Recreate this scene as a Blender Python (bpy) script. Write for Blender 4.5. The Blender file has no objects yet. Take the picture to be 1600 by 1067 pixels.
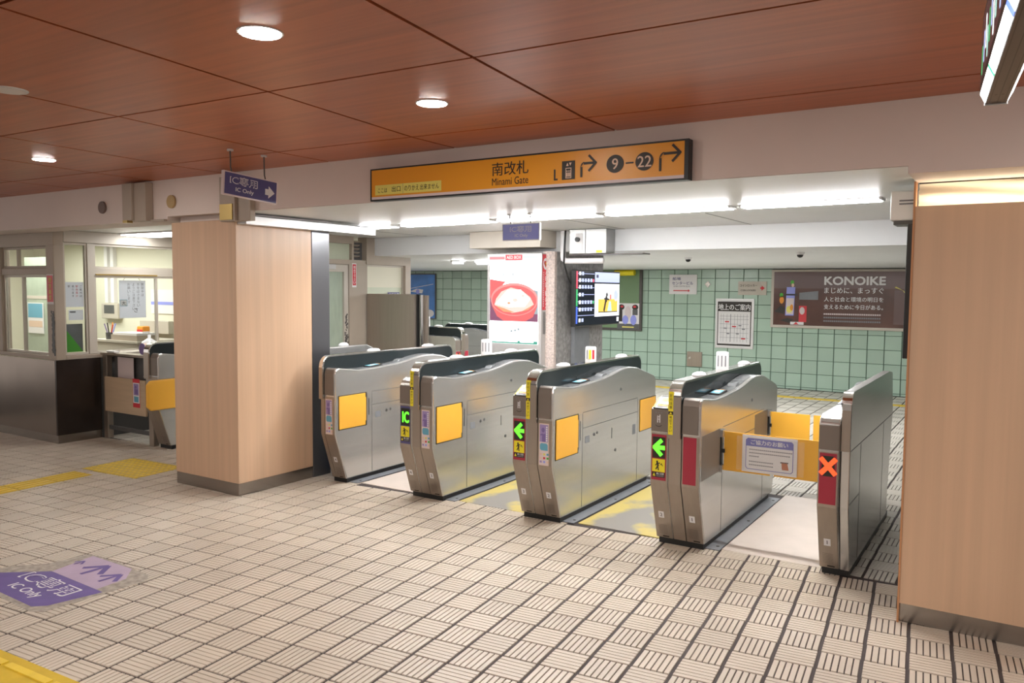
import bpy, bmesh, math, random
from mathutils import Vector, Matrix
random.seed(7)
C = bpy.context.scene.collection
SC = bpy.context.scene

# ------------------------------------------------------------------ camera, world, exposure
cam = bpy.data.objects.new('camera', bpy.data.cameras.new('camera'))
C.objects.link(cam); SC.camera = cam
cam.data.sensor_width = 36.0
cam.data.lens = 1249.1 / 1600 * 36.0
cam.data.clip_end = 100
YAW, PIT, ROL = 0.56879, 0.066127, -0.0080996
def cam_matrix():
    cy, sy = math.cos(YAW), math.sin(YAW)
    f = Vector((-sy*math.cos(PIT), cy*math.cos(PIT), -math.sin(PIT)))
    r = Vector((cy, sy, 0)); d = f.cross(r)
    r2 = math.cos(ROL)*r + math.sin(ROL)*d
    d2 = -math.sin(ROL)*r + math.cos(ROL)*d
    m = Matrix((( r2.x, -d2.x, -f.x, 0.0), (r2.y, -d2.y, -f.y, 0.0), (r2.z, -d2.z, -f.z, 1.6), (0, 0, 0, 1)))
    return m
cam.matrix_world = cam_matrix()

vs = SC.view_settings
vs.view_transform = 'Standard'; vs.look = 'None'; vs.gamma = 1.0; vs.use_curve_mapping = False
vs.exposure = 0.36
SC.cycles.use_denoising = True
SC.cycles.max_bounces = 8
SC.cycles.sample_clamp_indirect = 6.0

w = bpy.data.worlds.new('World'); SC.world = w; w.use_nodes = True
w.node_tree.nodes['Background'].inputs[0].default_value = (1.0, 0.91, 0.84, 1)
w.node_tree.nodes['Background'].inputs[1].default_value = 0.76

L_DOWN, L_TUBE, L_OFFICE, L_COVE = 165.0, 84.0, 48.0, 11.0
def area(name, loc, size, size_y, power, color=(1, 1, 1), rot=(0, 0, 0)):
    l = bpy.data.lights.new(name, 'AREA'); l.shape = 'RECTANGLE'
    l.size = size; l.size_y = size_y; l.energy = power; l.color = color
    o = bpy.data.objects.new(name, l); C.objects.link(o); o.location = loc; o.rotation_euler = rot
    return o
# ceiling lighting of the hall the photographer stands in (behind and beside the camera)
area('hall_ceiling_light', (-2.6, -1.2, 2.42), 5.0, 1.2, 62, (1.0, 0.93, 0.86))
area('hall_ceiling_light', (1.9, 1.2, 2.42), 1.2, 3.0, 26, (1.0, 0.93, 0.86))
# ceiling lighting of the inner hall beyond the bulkhead
area('inner_hall_light', (-3.6, 9.6, 1.93), 4.0, 0.5, 100, (0.96, 0.98, 1.0))
area('inner_hall_light', (-7.6, 10.6, 1.93), 2.4, 0.5, 60, (0.96, 0.98, 1.0))

# ------------------------------------------------------------------ materials
_M = {}
def mat(name, col, rough=0.5, metal=0.0, var=0.0, vscale=4.0, stretch=(1, 1, 1), bump=0.0, emit=0.0, alpha=1.0, tone=False, spec=0.5, trans=0.0):
    if name in _M: return _M[name]
    m = bpy.data.materials.new(name); m.use_nodes = True
    nt = m.node_tree; b = nt.nodes['Principled BSDF']
    b.inputs['Base Color'].default_value = (*col, 1)
    b.inputs['Roughness'].default_value = rough
    b.inputs['Metallic'].default_value = metal
    b.inputs['Specular IOR Level'].default_value = spec
    b.inputs['Alpha'].default_value = alpha
    if trans:
        b.inputs['Transmission Weight'].default_value = trans
        b.inputs['IOR'].default_value = 1.1
    if emit:
        b.inputs['Base Color'].default_value = (col[0]*0.1, col[1]*0.1, col[2]*0.1, 1)
        b.inputs['Emission Color'].default_value = (*col, 1)
        b.inputs['Emission Strength'].default_value = emit
    src = None
    if var or bump:
        tc = nt.nodes.new('ShaderNodeTexCoord'); mp = nt.nodes.new('ShaderNodeMapping')
        mp.inputs['Scale'].default_value = stretch
        nz = nt.nodes.new('ShaderNodeTexNoise'); nz.inputs['Scale'].default_value = vscale; nz.inputs['Detail'].default_value = 6
        nt.links.new(tc.outputs['Object'], mp.inputs['Vector']); nt.links.new(mp.outputs['Vector'], nz.inputs['Vector'])
        if var:
            rp = nt.nodes.new('ShaderNodeMapRange')
            rp.inputs['From Min'].default_value = 0.25; rp.inputs['From Max'].default_value = 0.75
            rp.inputs['To Min'].default_value = 1 - var; rp.inputs['To Max'].default_value = 1 + var
            nt.links.new(nz.outputs['Fac'], rp.inputs['Value']); src = rp.outputs['Result']
        if bump:
            bp = nt.nodes.new('ShaderNodeBump'); bp.inputs['Strength'].default_value = bump; bp.inputs['Distance'].default_value = 0.01
            nt.links.new(nz.outputs['Fac'], bp.inputs['Height']); nt.links.new(bp.outputs['Normal'], b.inputs['Normal'])
    if tone:
        at = nt.nodes.new('ShaderNodeAttribute'); at.attribute_name = 'tone'
        if src is None: src = at.outputs['Fac']
        else:
            mm = nt.nodes.new('ShaderNodeMath'); mm.operation = 'MULTIPLY'
            nt.links.new(src, mm.inputs[0]); nt.links.new(at.outputs['Fac'], mm.inputs[1]); src = mm.outputs[0]
    if src is not None:
        vm = nt.nodes.new('ShaderNodeVectorMath'); vm.operation = 'SCALE'
        vm.inputs[0].default_value = col; nt.links.new(src, vm.inputs['Scale'])
        nt.links.new(vm.outputs['Vector'], b.inputs['Base Color'])
    _M[name] = m
    return m

M_TILE = mat('floor_tile_beige', (0.565, 0.49, 0.405), 0.42, var=0.10, vscale=1.3, tone=True)
M_TILE2 = mat('floor_tile_inner', (0.62, 0.58, 0.51), 0.42, var=0.08, vscale=1.3, tone=True)
M_GROUT = mat('floor_grout', (0.055, 0.042, 0.04), 0.8, var=0.25, vscale=9)
M_CEIL = mat('ceiling_wood', (0.39, 0.105, 0.040), 0.36, var=0.20, vscale=3.0, stretch=(0.35, 9, 1))
M_GROOVE = mat('ceiling_groove', (0.10, 0.06, 0.035), 0.7)
M_BEAM = mat('beam_paint', (0.73, 0.63, 0.575), 0.55, var=0.07, vscale=1.2)
M_WHITE = mat('white_gloss_paint', (0.74, 0.74, 0.72), 0.36, var=0.03, vscale=2)
M_BULK = mat('bulkhead_white', (0.80, 0.81, 0.82), 0.45, var=0.03, vscale=2)
M_WOOD = mat('pale_wood_panel', (0.60, 0.40, 0.262), 0.33, var=0.09, vscale=2.2, stretch=(9, 9, 0.25))
M_WOODE = mat('wood_edge_orange', (0.50, 0.24, 0.11), 0.5)
M_WAVE = mat('cove_wave_panel', (0.80, 0.72, 0.58), 0.5)
M_SKIRT = mat('skirting_steel', (0.34, 0.31, 0.28), 0.22, 0.9, var=0.06)
M_STEEL = mat('brushed_steel', (0.60, 0.595, 0.58), 0.22, 0.80, var=0.06, vscale=2.0, stretch=(1, 0.4, 14))
M_STEELD = mat('steel_taupe', (0.37, 0.315, 0.265), 0.33, 0.72, var=0.05, vscale=3, stretch=(12, 12, 0.6))  # on gate fronts, brown reflections of the hall are put into this taupe
M_CAP = mat('taupe_cap', (0.20, 0.168, 0.142), 0.42, 0.25)
M_CHROME = mat('bright_steel', (0.75, 0.74, 0.72), 0.13, 1.0)
M_GLASSB = mat('smoked_black_panel', (0.022, 0.028, 0.030), 0.12, spec=0.28)
M_DECK = mat('dark_deck', (0.16, 0.165, 0.17), 0.25, 0.3)
M_BLACK = mat('black_plastic', (0.012, 0.012, 0.012), 0.4)
M_SEAM = mat('seam_dark', (0.10, 0.095, 0.09), 0.6)
M_ORANGE = mat('orange_flap', (0.86, 0.45, 0.05), 0.38, var=0.04, vscale=3)
M_RED = mat('crimson_panel', (0.36, 0.02, 0.045), 0.4)
M_YEL = mat('yellow_sticker', (0.85, 0.72, 0.02), 0.45)
M_YELP = mat('yellow_pale', (0.80, 0.72, 0.16), 0.5)
M_PAPER = mat('white_paper', (0.78, 0.76, 0.76), 0.6)
M_PINKP = mat('pinkish_paper', (0.70, 0.60, 0.60), 0.6)
M_WPL = mat('white_plastic', (0.82, 0.82, 0.82), 0.3)
M_LILAC = mat('lilac_print', (0.33, 0.25, 0.50), 0.5)
M_LILACD = mat('deep_lilac_print', (0.20, 0.14, 0.36), 0.5)
M_TEAL = mat('teal_print', (0.13, 0.38, 0.52), 0.5)
M_PEACH = mat('peach_print', (0.75, 0.55, 0.42), 0.5)
M_PURP = mat('purple_sign', (0.085, 0.08, 0.22), 0.35)
M_PURPB = mat('violet_sign', (0.30, 0.33, 0.78), 0.35)  # lightened so the small hanging sign carries bounced light in its colour
M_PURPF = mat('violet_floor_print', (0.12, 0.075, 0.27), 0.5, var=0.15, vscale=10)
M_MAUVEF = mat('mauve_floor_print', (0.44, 0.34, 0.46), 0.55, var=0.10, vscale=8)
M_WORN = mat('worn_grey_tape', (0.36, 0.32, 0.27), 0.7, var=0.35, vscale=30)
M_GREEN = mat('green_led', (0.12, 1.0, 0.03), 0.4, emit=1.6)
M_REDLED = mat('red_led', (1.0, 0.09, 0.02), 0.4, emit=1.3)
M_LEDBG = mat('led_background', (0.02, 0.018, 0.01), 0.35)
M_AMBER = mat('amber_sign', (0.80, 0.33, 0.012), 0.35)
M_INK = mat('ink', (0.025, 0.018, 0.012), 0.5)
M_INKG = mat('grey_ink', (0.22, 0.22, 0.24), 0.6)
M_INKR = mat('red_ink', (0.62, 0.03, 0.04), 0.5)
M_INKW = mat('white_ink', (0.80, 0.79, 0.80), 0.5)
M_SIGNR = mat('signal_red', (0.62, 0.035, 0.05), 0.4)
M_TUBE = mat('tube_light', (1.0, 1.0, 1.0), 0.5, emit=L_TUBE)
M_DOWN = mat('downlight_lamp', (1.0, 0.95, 0.88), 0.5, emit=L_DOWN)
M_OFF = mat('downlight_off', (0.62, 0.58, 0.55), 0.5)
M_COVE = mat('cove_strip', (1.0, 0.88, 0.66), 0.5, emit=L_COVE)
M_ALU = mat('aluminium', (0.62, 0.61, 0.60), 0.4, 0.7)
M_GRAN = mat('granite_grey', (0.26, 0.25, 0.245), 0.5, var=0.42, vscale=26, bump=0.05)
M_GRANLIT = mat('granite_pink_lit', (0.52, 0.43, 0.39), 0.5, var=0.35, vscale=60, bump=0.05)  # same granite with brighter light on the corner put into its pinkish colour
M_FRAME = mat('beige_frame', (0.40, 0.335, 0.27), 0.5, var=0.05)
M_FRAMEL = mat('pale_beige_frame', (0.55, 0.50, 0.43), 0.45, var=0.04)
M_CREAM = mat('office_cream', (0.74, 0.715, 0.585), 0.7)
M_GREENT = mat('green_wall_tile', (0.40, 0.54, 0.44), 0.22, tone=True)
M_TGROUT = mat('wall_grout', (0.07, 0.11, 0.085), 0.7)
M_BOOTHD = mat('dark_steel_panel', (0.035, 0.026, 0.022), 0.25, 0.3, var=0.2, vscale=5)
M_BOOTHL = mat('booth_front_steel', (0.25, 0.21, 0.18), 0.25, 0.8, var=0.12, vscale=3)
M_GLASS = mat('clear_glass', (0.9, 0.93, 0.92), 0.03, trans=1.0, alpha=1.0)
M_FROST = mat('frosted_green_glass', (0.36, 0.42, 0.33), 0.3, var=0.10, vscale=12, stretch=(1, 3, 0.5))
M_FROSTL = mat('frosted_pale_glass', (0.58, 0.62, 0.48), 0.35, var=0.05, vscale=5)
M_BLUEG = mat('blue_grey_plate', (0.20, 0.21, 0.23), 0.4, var=0.12, vscale=8)
M_MATP = mat('lane_mat_pale', (0.62, 0.54, 0.48), 0.55, var=0.06, vscale=5)
M_TACT = mat('tactile_yellow', (0.62, 0.42, 0.02), 0.5, var=0.15, vscale=8)
M_TACTL = mat('tactile_ridge', (0.78, 0.56, 0.05), 0.5, var=0.10, vscale=8)
M_LIME = mat('lime_paper', (0.10, 0.45, 0.06), 0.6)
M_BLUE = mat('bucket_blue', (0.04, 0.14, 0.36), 0.4)
M_OAK = mat('plain_wood_board', (0.56, 0.42, 0.28), 0.5, var=0.08, vscale=3, stretch=(0.6, 1, 8))
M_DGREY = mat('dark_grey_panel', (0.10, 0.10, 0.10), 0.5)
M_SKYB = mat('poster_blue', (0.05, 0.20, 0.55), 0.35, var=0.35, vscale=3)
M_BROWN = mat('poster_brown', (0.115, 0.055, 0.042), 0.18, var=0.3, vscale=3)
M_BROWNG = mat('poster_mauve_brown', (0.16, 0.10, 0.095), 0.18)
M_ORNG = mat('bright_orange', (0.80, 0.30, 0.03), 0.5)
M_BRASS = mat('brass', (0.55, 0.40, 0.15), 0.3, 0.8)
M_TAN = mat('tan_disc', (0.45, 0.31, 0.14), 0.5)
M_DISC = mat('brown_disc', (0.17, 0.12, 0.10), 0.5)
M_SCR = mat('screen_white', (0.95, 0.97, 1.0), 0.3, emit=1.5)
M_SCRD = mat('screen_dark', (0.03, 0.035, 0.06), 0.15, emit=0.3)
M_SCRL = mat('screen_lilac', (0.55, 0.62, 1.0), 0.3, emit=1.0)
M_SCRY = mat('screen_yellow', (1.0, 0.62, 0.10), 0.3, emit=1.0)
M_SCRR = mat('screen_red', (0.9, 0.08, 0.14), 0.3, emit=0.9)
M_SCRG = mat('screen_green', (0.08, 0.65, 0.22), 0.3, emit=0.8)
M_SCRB = mat('screen_blue', (0.10, 0.2, 0.9), 0.3, emit=0.9)
M_SCRM = mat('screen_mint', (0.55, 0.95, 0.80), 0.3, emit=1.0)
M_LBW = mat('lightbox_white', (1.0, 1.0, 1.0), 0.3, emit=3.2)
M_LBR = mat('lightbox_bowl_red', (0.78, 0.15, 0.15), 0.3, emit=0.85)
M_LBP = mat('lightbox_pink', (0.85, 0.32, 0.30), 0.3, emit=0.85)
M_LBC = mat('lightbox_cream', (0.86, 0.66, 0.58), 0.3, emit=0.85)
M_LBO = mat('lightbox_orange', (0.80, 0.36, 0.20), 0.3, emit=0.85)
M_LBT = mat('lightbox_table', (0.26, 0.10, 0.17), 0.3, emit=0.8)
M_LBG = mat('lightbox_green', (0.08, 0.38, 0.28), 0.3, emit=0.8)
M_LBK = mat('lightbox_grey', (0.35, 0.42, 0.45), 0.3, emit=0.8)
M_BTUBE = mat('sign_tube_blue', (0.12, 0.2, 1.0), 0.4, emit=2.0)
M_GTUBE = mat('sign_tube_green', (0.05, 0.8, 0.25), 0.4, emit=2.0)
M_STUBE = mat('sign_tube_white', (0.95, 0.97, 1.0), 0.4, emit=7.0)
M_GUNM = mat('gunmetal', (0.10, 0.09, 0.085), 0.4, 0.5)

def thin_paper():
    m = bpy.data.materials.new('thin_paper'); m.use_nodes = True; nt = m.node_tree
    b = nt.nodes['Principled BSDF']; b.inputs['Base Color'].default_value = (0.80, 0.80, 0.84, 1); b.inputs['Roughness'].default_value = 0.6
    tr = nt.nodes.new('ShaderNodeBsdfTranslucent'); tr.inputs['Color'].default_value = (0.85, 0.86, 0.92, 1)
    mx = nt.nodes.new('ShaderNodeMixShader'); mx.inputs[0].default_value = 0.5
    nt.links.new(b.outputs[0], mx.inputs[1]); nt.links.new(tr.outputs[0], mx.inputs[2]); nt.links.new(mx.outputs[0], nt.nodes['Material Output'].inputs['Surface'])
    return m
M_THIN = thin_paper()
def emit_mix_worn():
    m = bpy.data.materials.new('lane_mat_worn_yellow'); m.use_nodes = True
    nt = m.node_tree; b = nt.nodes['Principled BSDF']; b.inputs['Roughness'].default_value = 0.55
    tc = nt.nodes.new('ShaderNodeTexCoord'); nz = nt.nodes.new('ShaderNodeTexNoise'); nz.inputs['Scale'].default_value = 3.2; nz.inputs['Detail'].default_value = 8
    sp = nt.nodes.new('ShaderNodeSeparateXYZ'); nt.links.new(tc.outputs['Object'], sp.inputs[0]); nt.links.new(tc.outputs['Object'], nz.inputs['Vector'])
    ab = nt.nodes.new('ShaderNodeMath'); ab.operation = 'ABSOLUTE'; nt.links.new(sp.outputs['X'], ab.inputs[0])
    ml = nt.nodes.new('ShaderNodeMath'); ml.operation = 'MULTIPLY_ADD'; ml.inputs[1].default_value = 1.15; ml.inputs[2].default_value = -0.12
    nt.links.new(ab.outputs[0], ml.inputs[0])
    ad = nt.nodes.new('ShaderNodeMath'); ad.operation = 'ADD'; nt.links.new(ml.outputs[0], ad.inputs[0]); nt.links.new(nz.outputs['Fac'], ad.inputs[1])
    cr = nt.nodes.new('ShaderNodeValToRGB')
    cr.color_ramp.elements[0].position = 0.46; cr.color_ramp.elements[0].color = (0.27, 0.255, 0.235, 1)
    cr.color_ramp.elements[1].position = 0.62; cr.color_ramp.elements[1].color = (0.56, 0.45, 0.14, 1)
    nt.links.new(ad.outputs[0], cr.inputs['Fac']); nt.links.new(cr.outputs['Color'], b.inputs['Base Color'])
    return m
M_MATY = emit_mix_worn()

# ------------------------------------------------------------------ mesh builder
class MB:
    def __init__(s): s.v = []; s.f = []; s.mi = []; s.ms = []; s.cur = 0; s.tone = None
    def m(s, material):
        if material not in s.ms: s.ms.append(material)
        s.cur = s.ms.index(material); return s
    def face(s, idx): s.f.append(tuple(idx)); s.mi.append(s.cur)
    def poly(s, pts):
        n = len(s.v); s.v += [tuple(p) for p in pts]; s.face(range(n, n+len(pts))); return s
    def box(s, a, b):
        x0, x1 = sorted((a[0], b[0])); y0, y1 = sorted((a[1], b[1])); z0, z1 = sorted((a[2], b[2]))
        n = len(s.v)
        s.v += [(x0,y0,z0),(x1,y0,z0),(x1,y1,z0),(x0,y1,z0),(x0,y0,z1),(x1,y0,z1),(x1,y1,z1),(x0,y1,z1)]
        for q in ((0,3,2,1),(4,5,6,7),(0,1,5,4),(1,2,6,5),(2,3,7,6),(3,0,4,7)): s.face([n+i for i in q])
        return s
    def obox(s, c, r, half, z0, z1):            # box with its own heading: r = unit vector of its long side
        px, py = -r[1], r[0]; n = len(s.v)
        for z in (z0, z1):
            for a, b in ((-1,-1),(1,-1),(1,1),(-1,1)):
                s.v.append((c[0]+r[0]*half[0]*a+px*half[1]*b, c[1]+r[1]*half[0]*a+py*half[1]*b, z))
        for q in ((0,3,2,1),(4,5,6,7),(0,1,5,4),(1,2,6,5),(2,3,7,6),(3,0,4,7)): s.face([n+i for i in q])
        return s
    def prism(s, pts, axis, a, b):              # pts: 2-D outline, extruded along axis from a to b
        if a > b: a, b = b, a
        def P(p, t):
            return {'x': (t, p[0], p[1]), 'y': (p[0], t, p[1]), 'z': (p[0], p[1], t)}[axis]
        ar = sum(pts[i][0]*pts[(i+1) % len(pts)][1]-pts[(i+1) % len(pts)][0]*pts[i][1] for i in range(len(pts)))
        if (ar < 0) != (axis == 'y'): pts = pts[::-1]
        n = len(s.v); k = len(pts)
        s.v += [P(p, a) for p in pts] + [P(p, b) for p in pts]
        s.face([n+i for i in reversed(range(k))]); s.face([n+k+i for i in range(k)])
        for i in range(k):
            j = (i+1) % k; s.face((n+i, n+j, n+k+j, n+k+i))
        return s
    def tube(s, pts, r, k=8):
        pts = [Vector(p) for p in pts]; n = len(s.v)
        for i, p in enumerate(pts):
            d = (pts[min(i+1, len(pts)-1)] - pts[max(i-1, 0)]).normalized()
            u = d.cross(Vector((0.3, 0.2, 1))); u = u.normalized() if u.length > 1e-4 else Vector((1, 0, 0))
            vv = d.cross(u)
            for j in range(k):
                t = 2*math.pi*j/k; s.v.append(tuple(p + u*math.cos(t)*r + vv*math.sin(t)*r))
        for i in range(len(pts)-1):
            for j in range(k):
                jj = (j+1) % k; s.face((n+i*k+j, n+i*k+jj, n+(i+1)*k+jj, n+(i+1)*k+j))
        s.face([n+j for j in reversed(range(k))]); s.face([n+(len(pts)-1)*k+j for j in range(k)])
        return s
    def lathe(s, prof, c, k=20, sx=1.0, sy=1.0):  # prof: (radius, z) from bottom to top, around vertical axis at c
        n = len(s.v)
        for r, z in prof:
            for j in range(k):
                t = 2*math.pi*j/k; s.v.append((c[0]+r*sx*math.cos(t), c[1]+r*sy*math.sin(t), c[2]+z))
        for i in range(len(prof)-1):
            for j in range(k):
                jj = (j+1) % k; s.face((n+i*k+j, n+i*k+jj, n+(i+1)*k+jj, n+(i+1)*k+j))
        s.face([n+j for j in reversed(range(k))]); s.face([n+(len(prof)-1)*k+j for j in range(k)])
        return s
    def disc(s, c, axis, r, t, k=24):            # short cylinder along axis from c by t
        pts = [(r*math.cos(2*math.pi*j/k), r*math.sin(2*math.pi*j/k)) for j in range(k)]
        if axis == 'x': s.prism([(c[1]+p, c[2]+q) for p, q in pts], 'x', c[0], c[0]+t)
        if axis == 'y': s.prism([(c[0]+p, c[2]+q) for p, q in pts], 'y', c[1], c[1]+t)
        if axis == 'z': s.prism([(c[0]+p, c[1]+q) for p, q in pts], 'z', c[2], c[2]+t)
        return s
    def build(s, name, parent=None, at=None, bevel=0.0, smooth=False, seg=2):
        off = Vector((0, 0, 0))
        p = parent
        while p is not None: off += p.location; p = p.parent
        if at is not None: off = off + Vector(at)
        me = bpy.data.meshes.new(name)
        me.from_pydata([(x-off.x, y-off.y, z-off.z) for x, y, z in s.v], [], s.f)
        for m_ in s.ms: me.materials.append(m_)
        me.polygons.foreach_set('material_index', s.mi)
        if s.tone is not None:
            a = me.attributes.new('tone', 'FLOAT', 'FACE'); a.data.foreach_set('value', s.tone)
        if smooth: me.polygons.foreach_set('use_smooth', [True]*len(s.f))
        me.update()
        o = bpy.data.objects.new(name, me); C.objects.link(o)
        if parent is not None: o.parent = parent
        if at is not None: o.location = at
        if bevel:
            b = o.modifiers.new('bevel', 'BEVEL'); b.width = bevel; b.segments = seg; b.limit_method = 'ANGLE'; b.angle_limit = math.radians(35)
        return o

_tc = {}
def text_geo(t, bold):
    k = (t, bold)
    if k not in _tc:
        c = bpy.data.curves.new('t', 'FONT'); c.body = t; c.resolution_u = 3
        o = bpy.data.objects.new('t', c); C.objects.link(o)
        bpy.context.view_layer.update()
        me = bpy.data.meshes.new_from_object(o.evaluated_get(bpy.context.evaluated_depsgraph_get()))
        _tc[k] = ([(v.co.x, v.co.y) for v in me.vertices], [tuple(p.vertices) for p in me.polygons])
        bpy.data.objects.remove(o); bpy.data.curves.remove(c); bpy.data.meshes.remove(me)
    return _tc[k]

class G:
    """flat print on a real surface: o = origin, r/u = right and up vectors of the surface"""
    def __init__(s, o, r=(1, 0, 0), u=(0, 0, 1), step=0.0007):
        s.o = Vector(o); s.r = Vector(r).normalized(); s.u = Vector(u).normalized(); s.n = s.r.cross(s.u); s.step = step; s.b = MB()
    def P(s, x, y, l): return tuple(s.o + s.r*x + s.u*y + s.n*(s.step*(l+1)))
    def rect(s, x0, y0, x1, y1, m, l=0):
        s.b.m(m).poly([s.P(x0,y0,l), s.P(x1,y0,l), s.P(x1,y1,l), s.P(x0,y1,l)]); return s
    def poly(s, pts, m, l=0):
        ar = sum(pts[i][0]*pts[(i+1) % len(pts)][1]-pts[(i+1) % len(pts)][0]*pts[i][1] for i in range(len(pts)))
        if ar < 0: pts = pts[::-1]
        s.b.m(m).poly([s.P(x, y, l) for x, y in pts]); return s
    def line(s, x0, y0, x1, y1, w_, m, l=0):
        d = math.hypot(x1-x0, y1-y0); nx, ny = -(y1-y0)/d*w_/2, (x1-x0)/d*w_/2
        return s.poly([(x0+nx,y0+ny),(x1+nx,y1+ny),(x1-nx,y1-ny),(x0-nx,y0-ny)], m, l)
    def ell(s, cx, cy, rx, ry, m, l=0, k=24, a0=0, a1=360):
        pts = [(cx+rx*math.cos(math.radians(a0+(a1-a0)*i/k)), cy+ry*math.sin(math.radians(a0+(a1-a0)*i/k))) for i in range(k if a1-a0 == 360 else k+1)]
        return s.poly(pts, m, l)
    def text(s, t, x, y, h, m, l=1, align='l', width=None, bold=0.0, rot=0):
        v, f = text_geo(t, 0)
        if not v: return s
        x0 = min(p[0] for p in v); x1 = max(p[0] for p in v); y0 = min(p[1] for p in v); y1 = max(p[1] for p in v)
        sy = h/(y1-y0); sx = sy if width is None else width/(x1-x0)
        wd = (x1-x0)*sx
        ox = x - (0 if align == 'l' else wd/2 if align == 'c' else wd)
        s.b.m(m)
        if bold >= 0.04: sh = [(bold*h*0.8*math.cos(k*math.pi/4), bold*h*0.8*math.sin(k*math.pi/4)) for k in range(8)]
        elif bold: sh = [(-bold*h*0.8, 0), (bold*h*0.8, 0), (0, bold*h*0.5)]
        else: sh = [(0, 0)]
        for kk, (dx, dy) in enumerate(sh):
            n = len(s.b.v)
            for px, py in v: s.b.v.append(s.P(ox+dx+(px-x0)*sx, y+dy+(py-y0)*sy, l+0.07*kk))
            for q in f: s.b.face([n+i for i in q])
        return s
    def vtext(s, t, x, y, h, m, l=1, gap=1.12, bold=0.0):   # characters stacked downward from y
        for i, ch in enumerate(t): s.text(ch, x, y-h-(i*h*gap), h*0.9, m, l, 'c', bold=bold)
        return s
    def build(s, name, parent=None, **k): return s.b.build(name, parent, **k)

def tag(o, label, cat, group=None):
    o['label'] = label; o['category'] = cat
    if group: o['group'] = group
    return o
def struct(o): o['kind'] = 'structure'; return o
def thing(name, label, cat, loc=(0, 0, 0), group=None):
    o = bpy.data.objects.new(name, None); C.objects.link(o); o.location = loc; o.empty_display_size = 0.1
    return tag(o, label, cat, group)
def arc(cx, cy, r, a0, a1, k=6):
    return [(cx+r*math.cos(math.radians(a0+(a1-a0)*i/k)), cy+r*math.sin(math.radians(a0+(a1-a0)*i/k))) for i in range(k+1)]
def arrow(g, x, y, ln, h, m, l=1, d=1):          # solid arrow pointing right (d=1) or left (d=-1); tip at x
    t = h*0.16
    g.poly([(x,y),(x-d*h*0.62,y+h*0.5),(x-d*h*0.62,y-h*0.5)], m, l)
    g.rect(min(x-d*h*0.60, x-d*ln), y-t, max(x-d*h*0.60, x-d*ln), y+t, m, l)

# ------------------------------------------------------------------ SETTING: floors
T = -0.0951                                     # the hall's floor and ceiling grid is turned against the gate line
UD = Vector((math.cos(T), -math.sin(T), 0)); VD = Vector((math.sin(T), math.cos(T), 0))
PITCH = 0.1755
def tile_floor(name, m_tile, u_rng, v_rng, keep, ud, vd, flip, shade=0.06, gu=0.013, gv=0.008):
    mb = MB(); mb.m(m_tile); tones = []
    def bar(u0, v0, u1, v1, tn):
        c = 0.0012; n = len(mb.v); d = -0.0055
        for uu, vv, z in ((u0,v0,d),(u1,v0,d),(u1,v1,d),(u0,v1,d),(u0+c,v0+c,0),(u1-c,v0+c,0),(u1-c,v1-c,0),(u0+c,v1-c,0)):
            p = ud*uu + vd*vv; mb.v.append((p.x, p.y, z))
        for q in ((4,5,6,7),(0,1,5,4),(1,2,6,5),(2,3,7,6),(3,0,4,7)): mb.face([n+i for i in q]); tones.append(tn)
    for i in range(*u_rng):
        for j in range(*v_rng):
            u0, v0 = i*PITCH, j*PITCH + 0.025
            c = ud*(u0+PITCH/2) + vd*(v0+PITCH/2)
            if not keep(c.x, c.y): continue
            tn = 1 + random.uniform(-shade, shade)
            a0, a1, b0, b1 = u0+gu/2, u0+PITCH-gu/2, v0+gv/2, v0+PITCH-gv/2
            n = 6
            if (i + j + flip) % 2:
                wd = (a1-a0)/n
                for k in range(n): bar(a0+k*wd+0.0022, b0, a0+(k+1)*wd-0.0022, b1, tn)
            else:
                wd = (b1-b0)/n
                for k in range(n): bar(a0, b0+k*wd+0.0019, a1, b0+(k+1)*wd-0.0019, tn)
    mb.tone = tones
    return mb.build(name)
struct(tile_floor('floor', M_TILE, (-58, 22), (3, 40), lambda x, y: y < 4.80 - 0.0*x and x > -10.4 and x < 3, UD, VD, 1))
struct(tile_floor('floor.001', M_TILE2, (-70, 10), (27, 77), lambda x, y: (y > 6.38 or (y > 4.8 and (x < -4.62 or x > -0.86))) and y < 13.38 and x > -11.5, Vector((1,0,0)), Vector((0,1,0)), 0))
mb = MB(); mb.m(M_GROUT).box((-14, -7, -0.12), (7, 13.6, -0.0050)); struct(mb.build('floor.002'))

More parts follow.
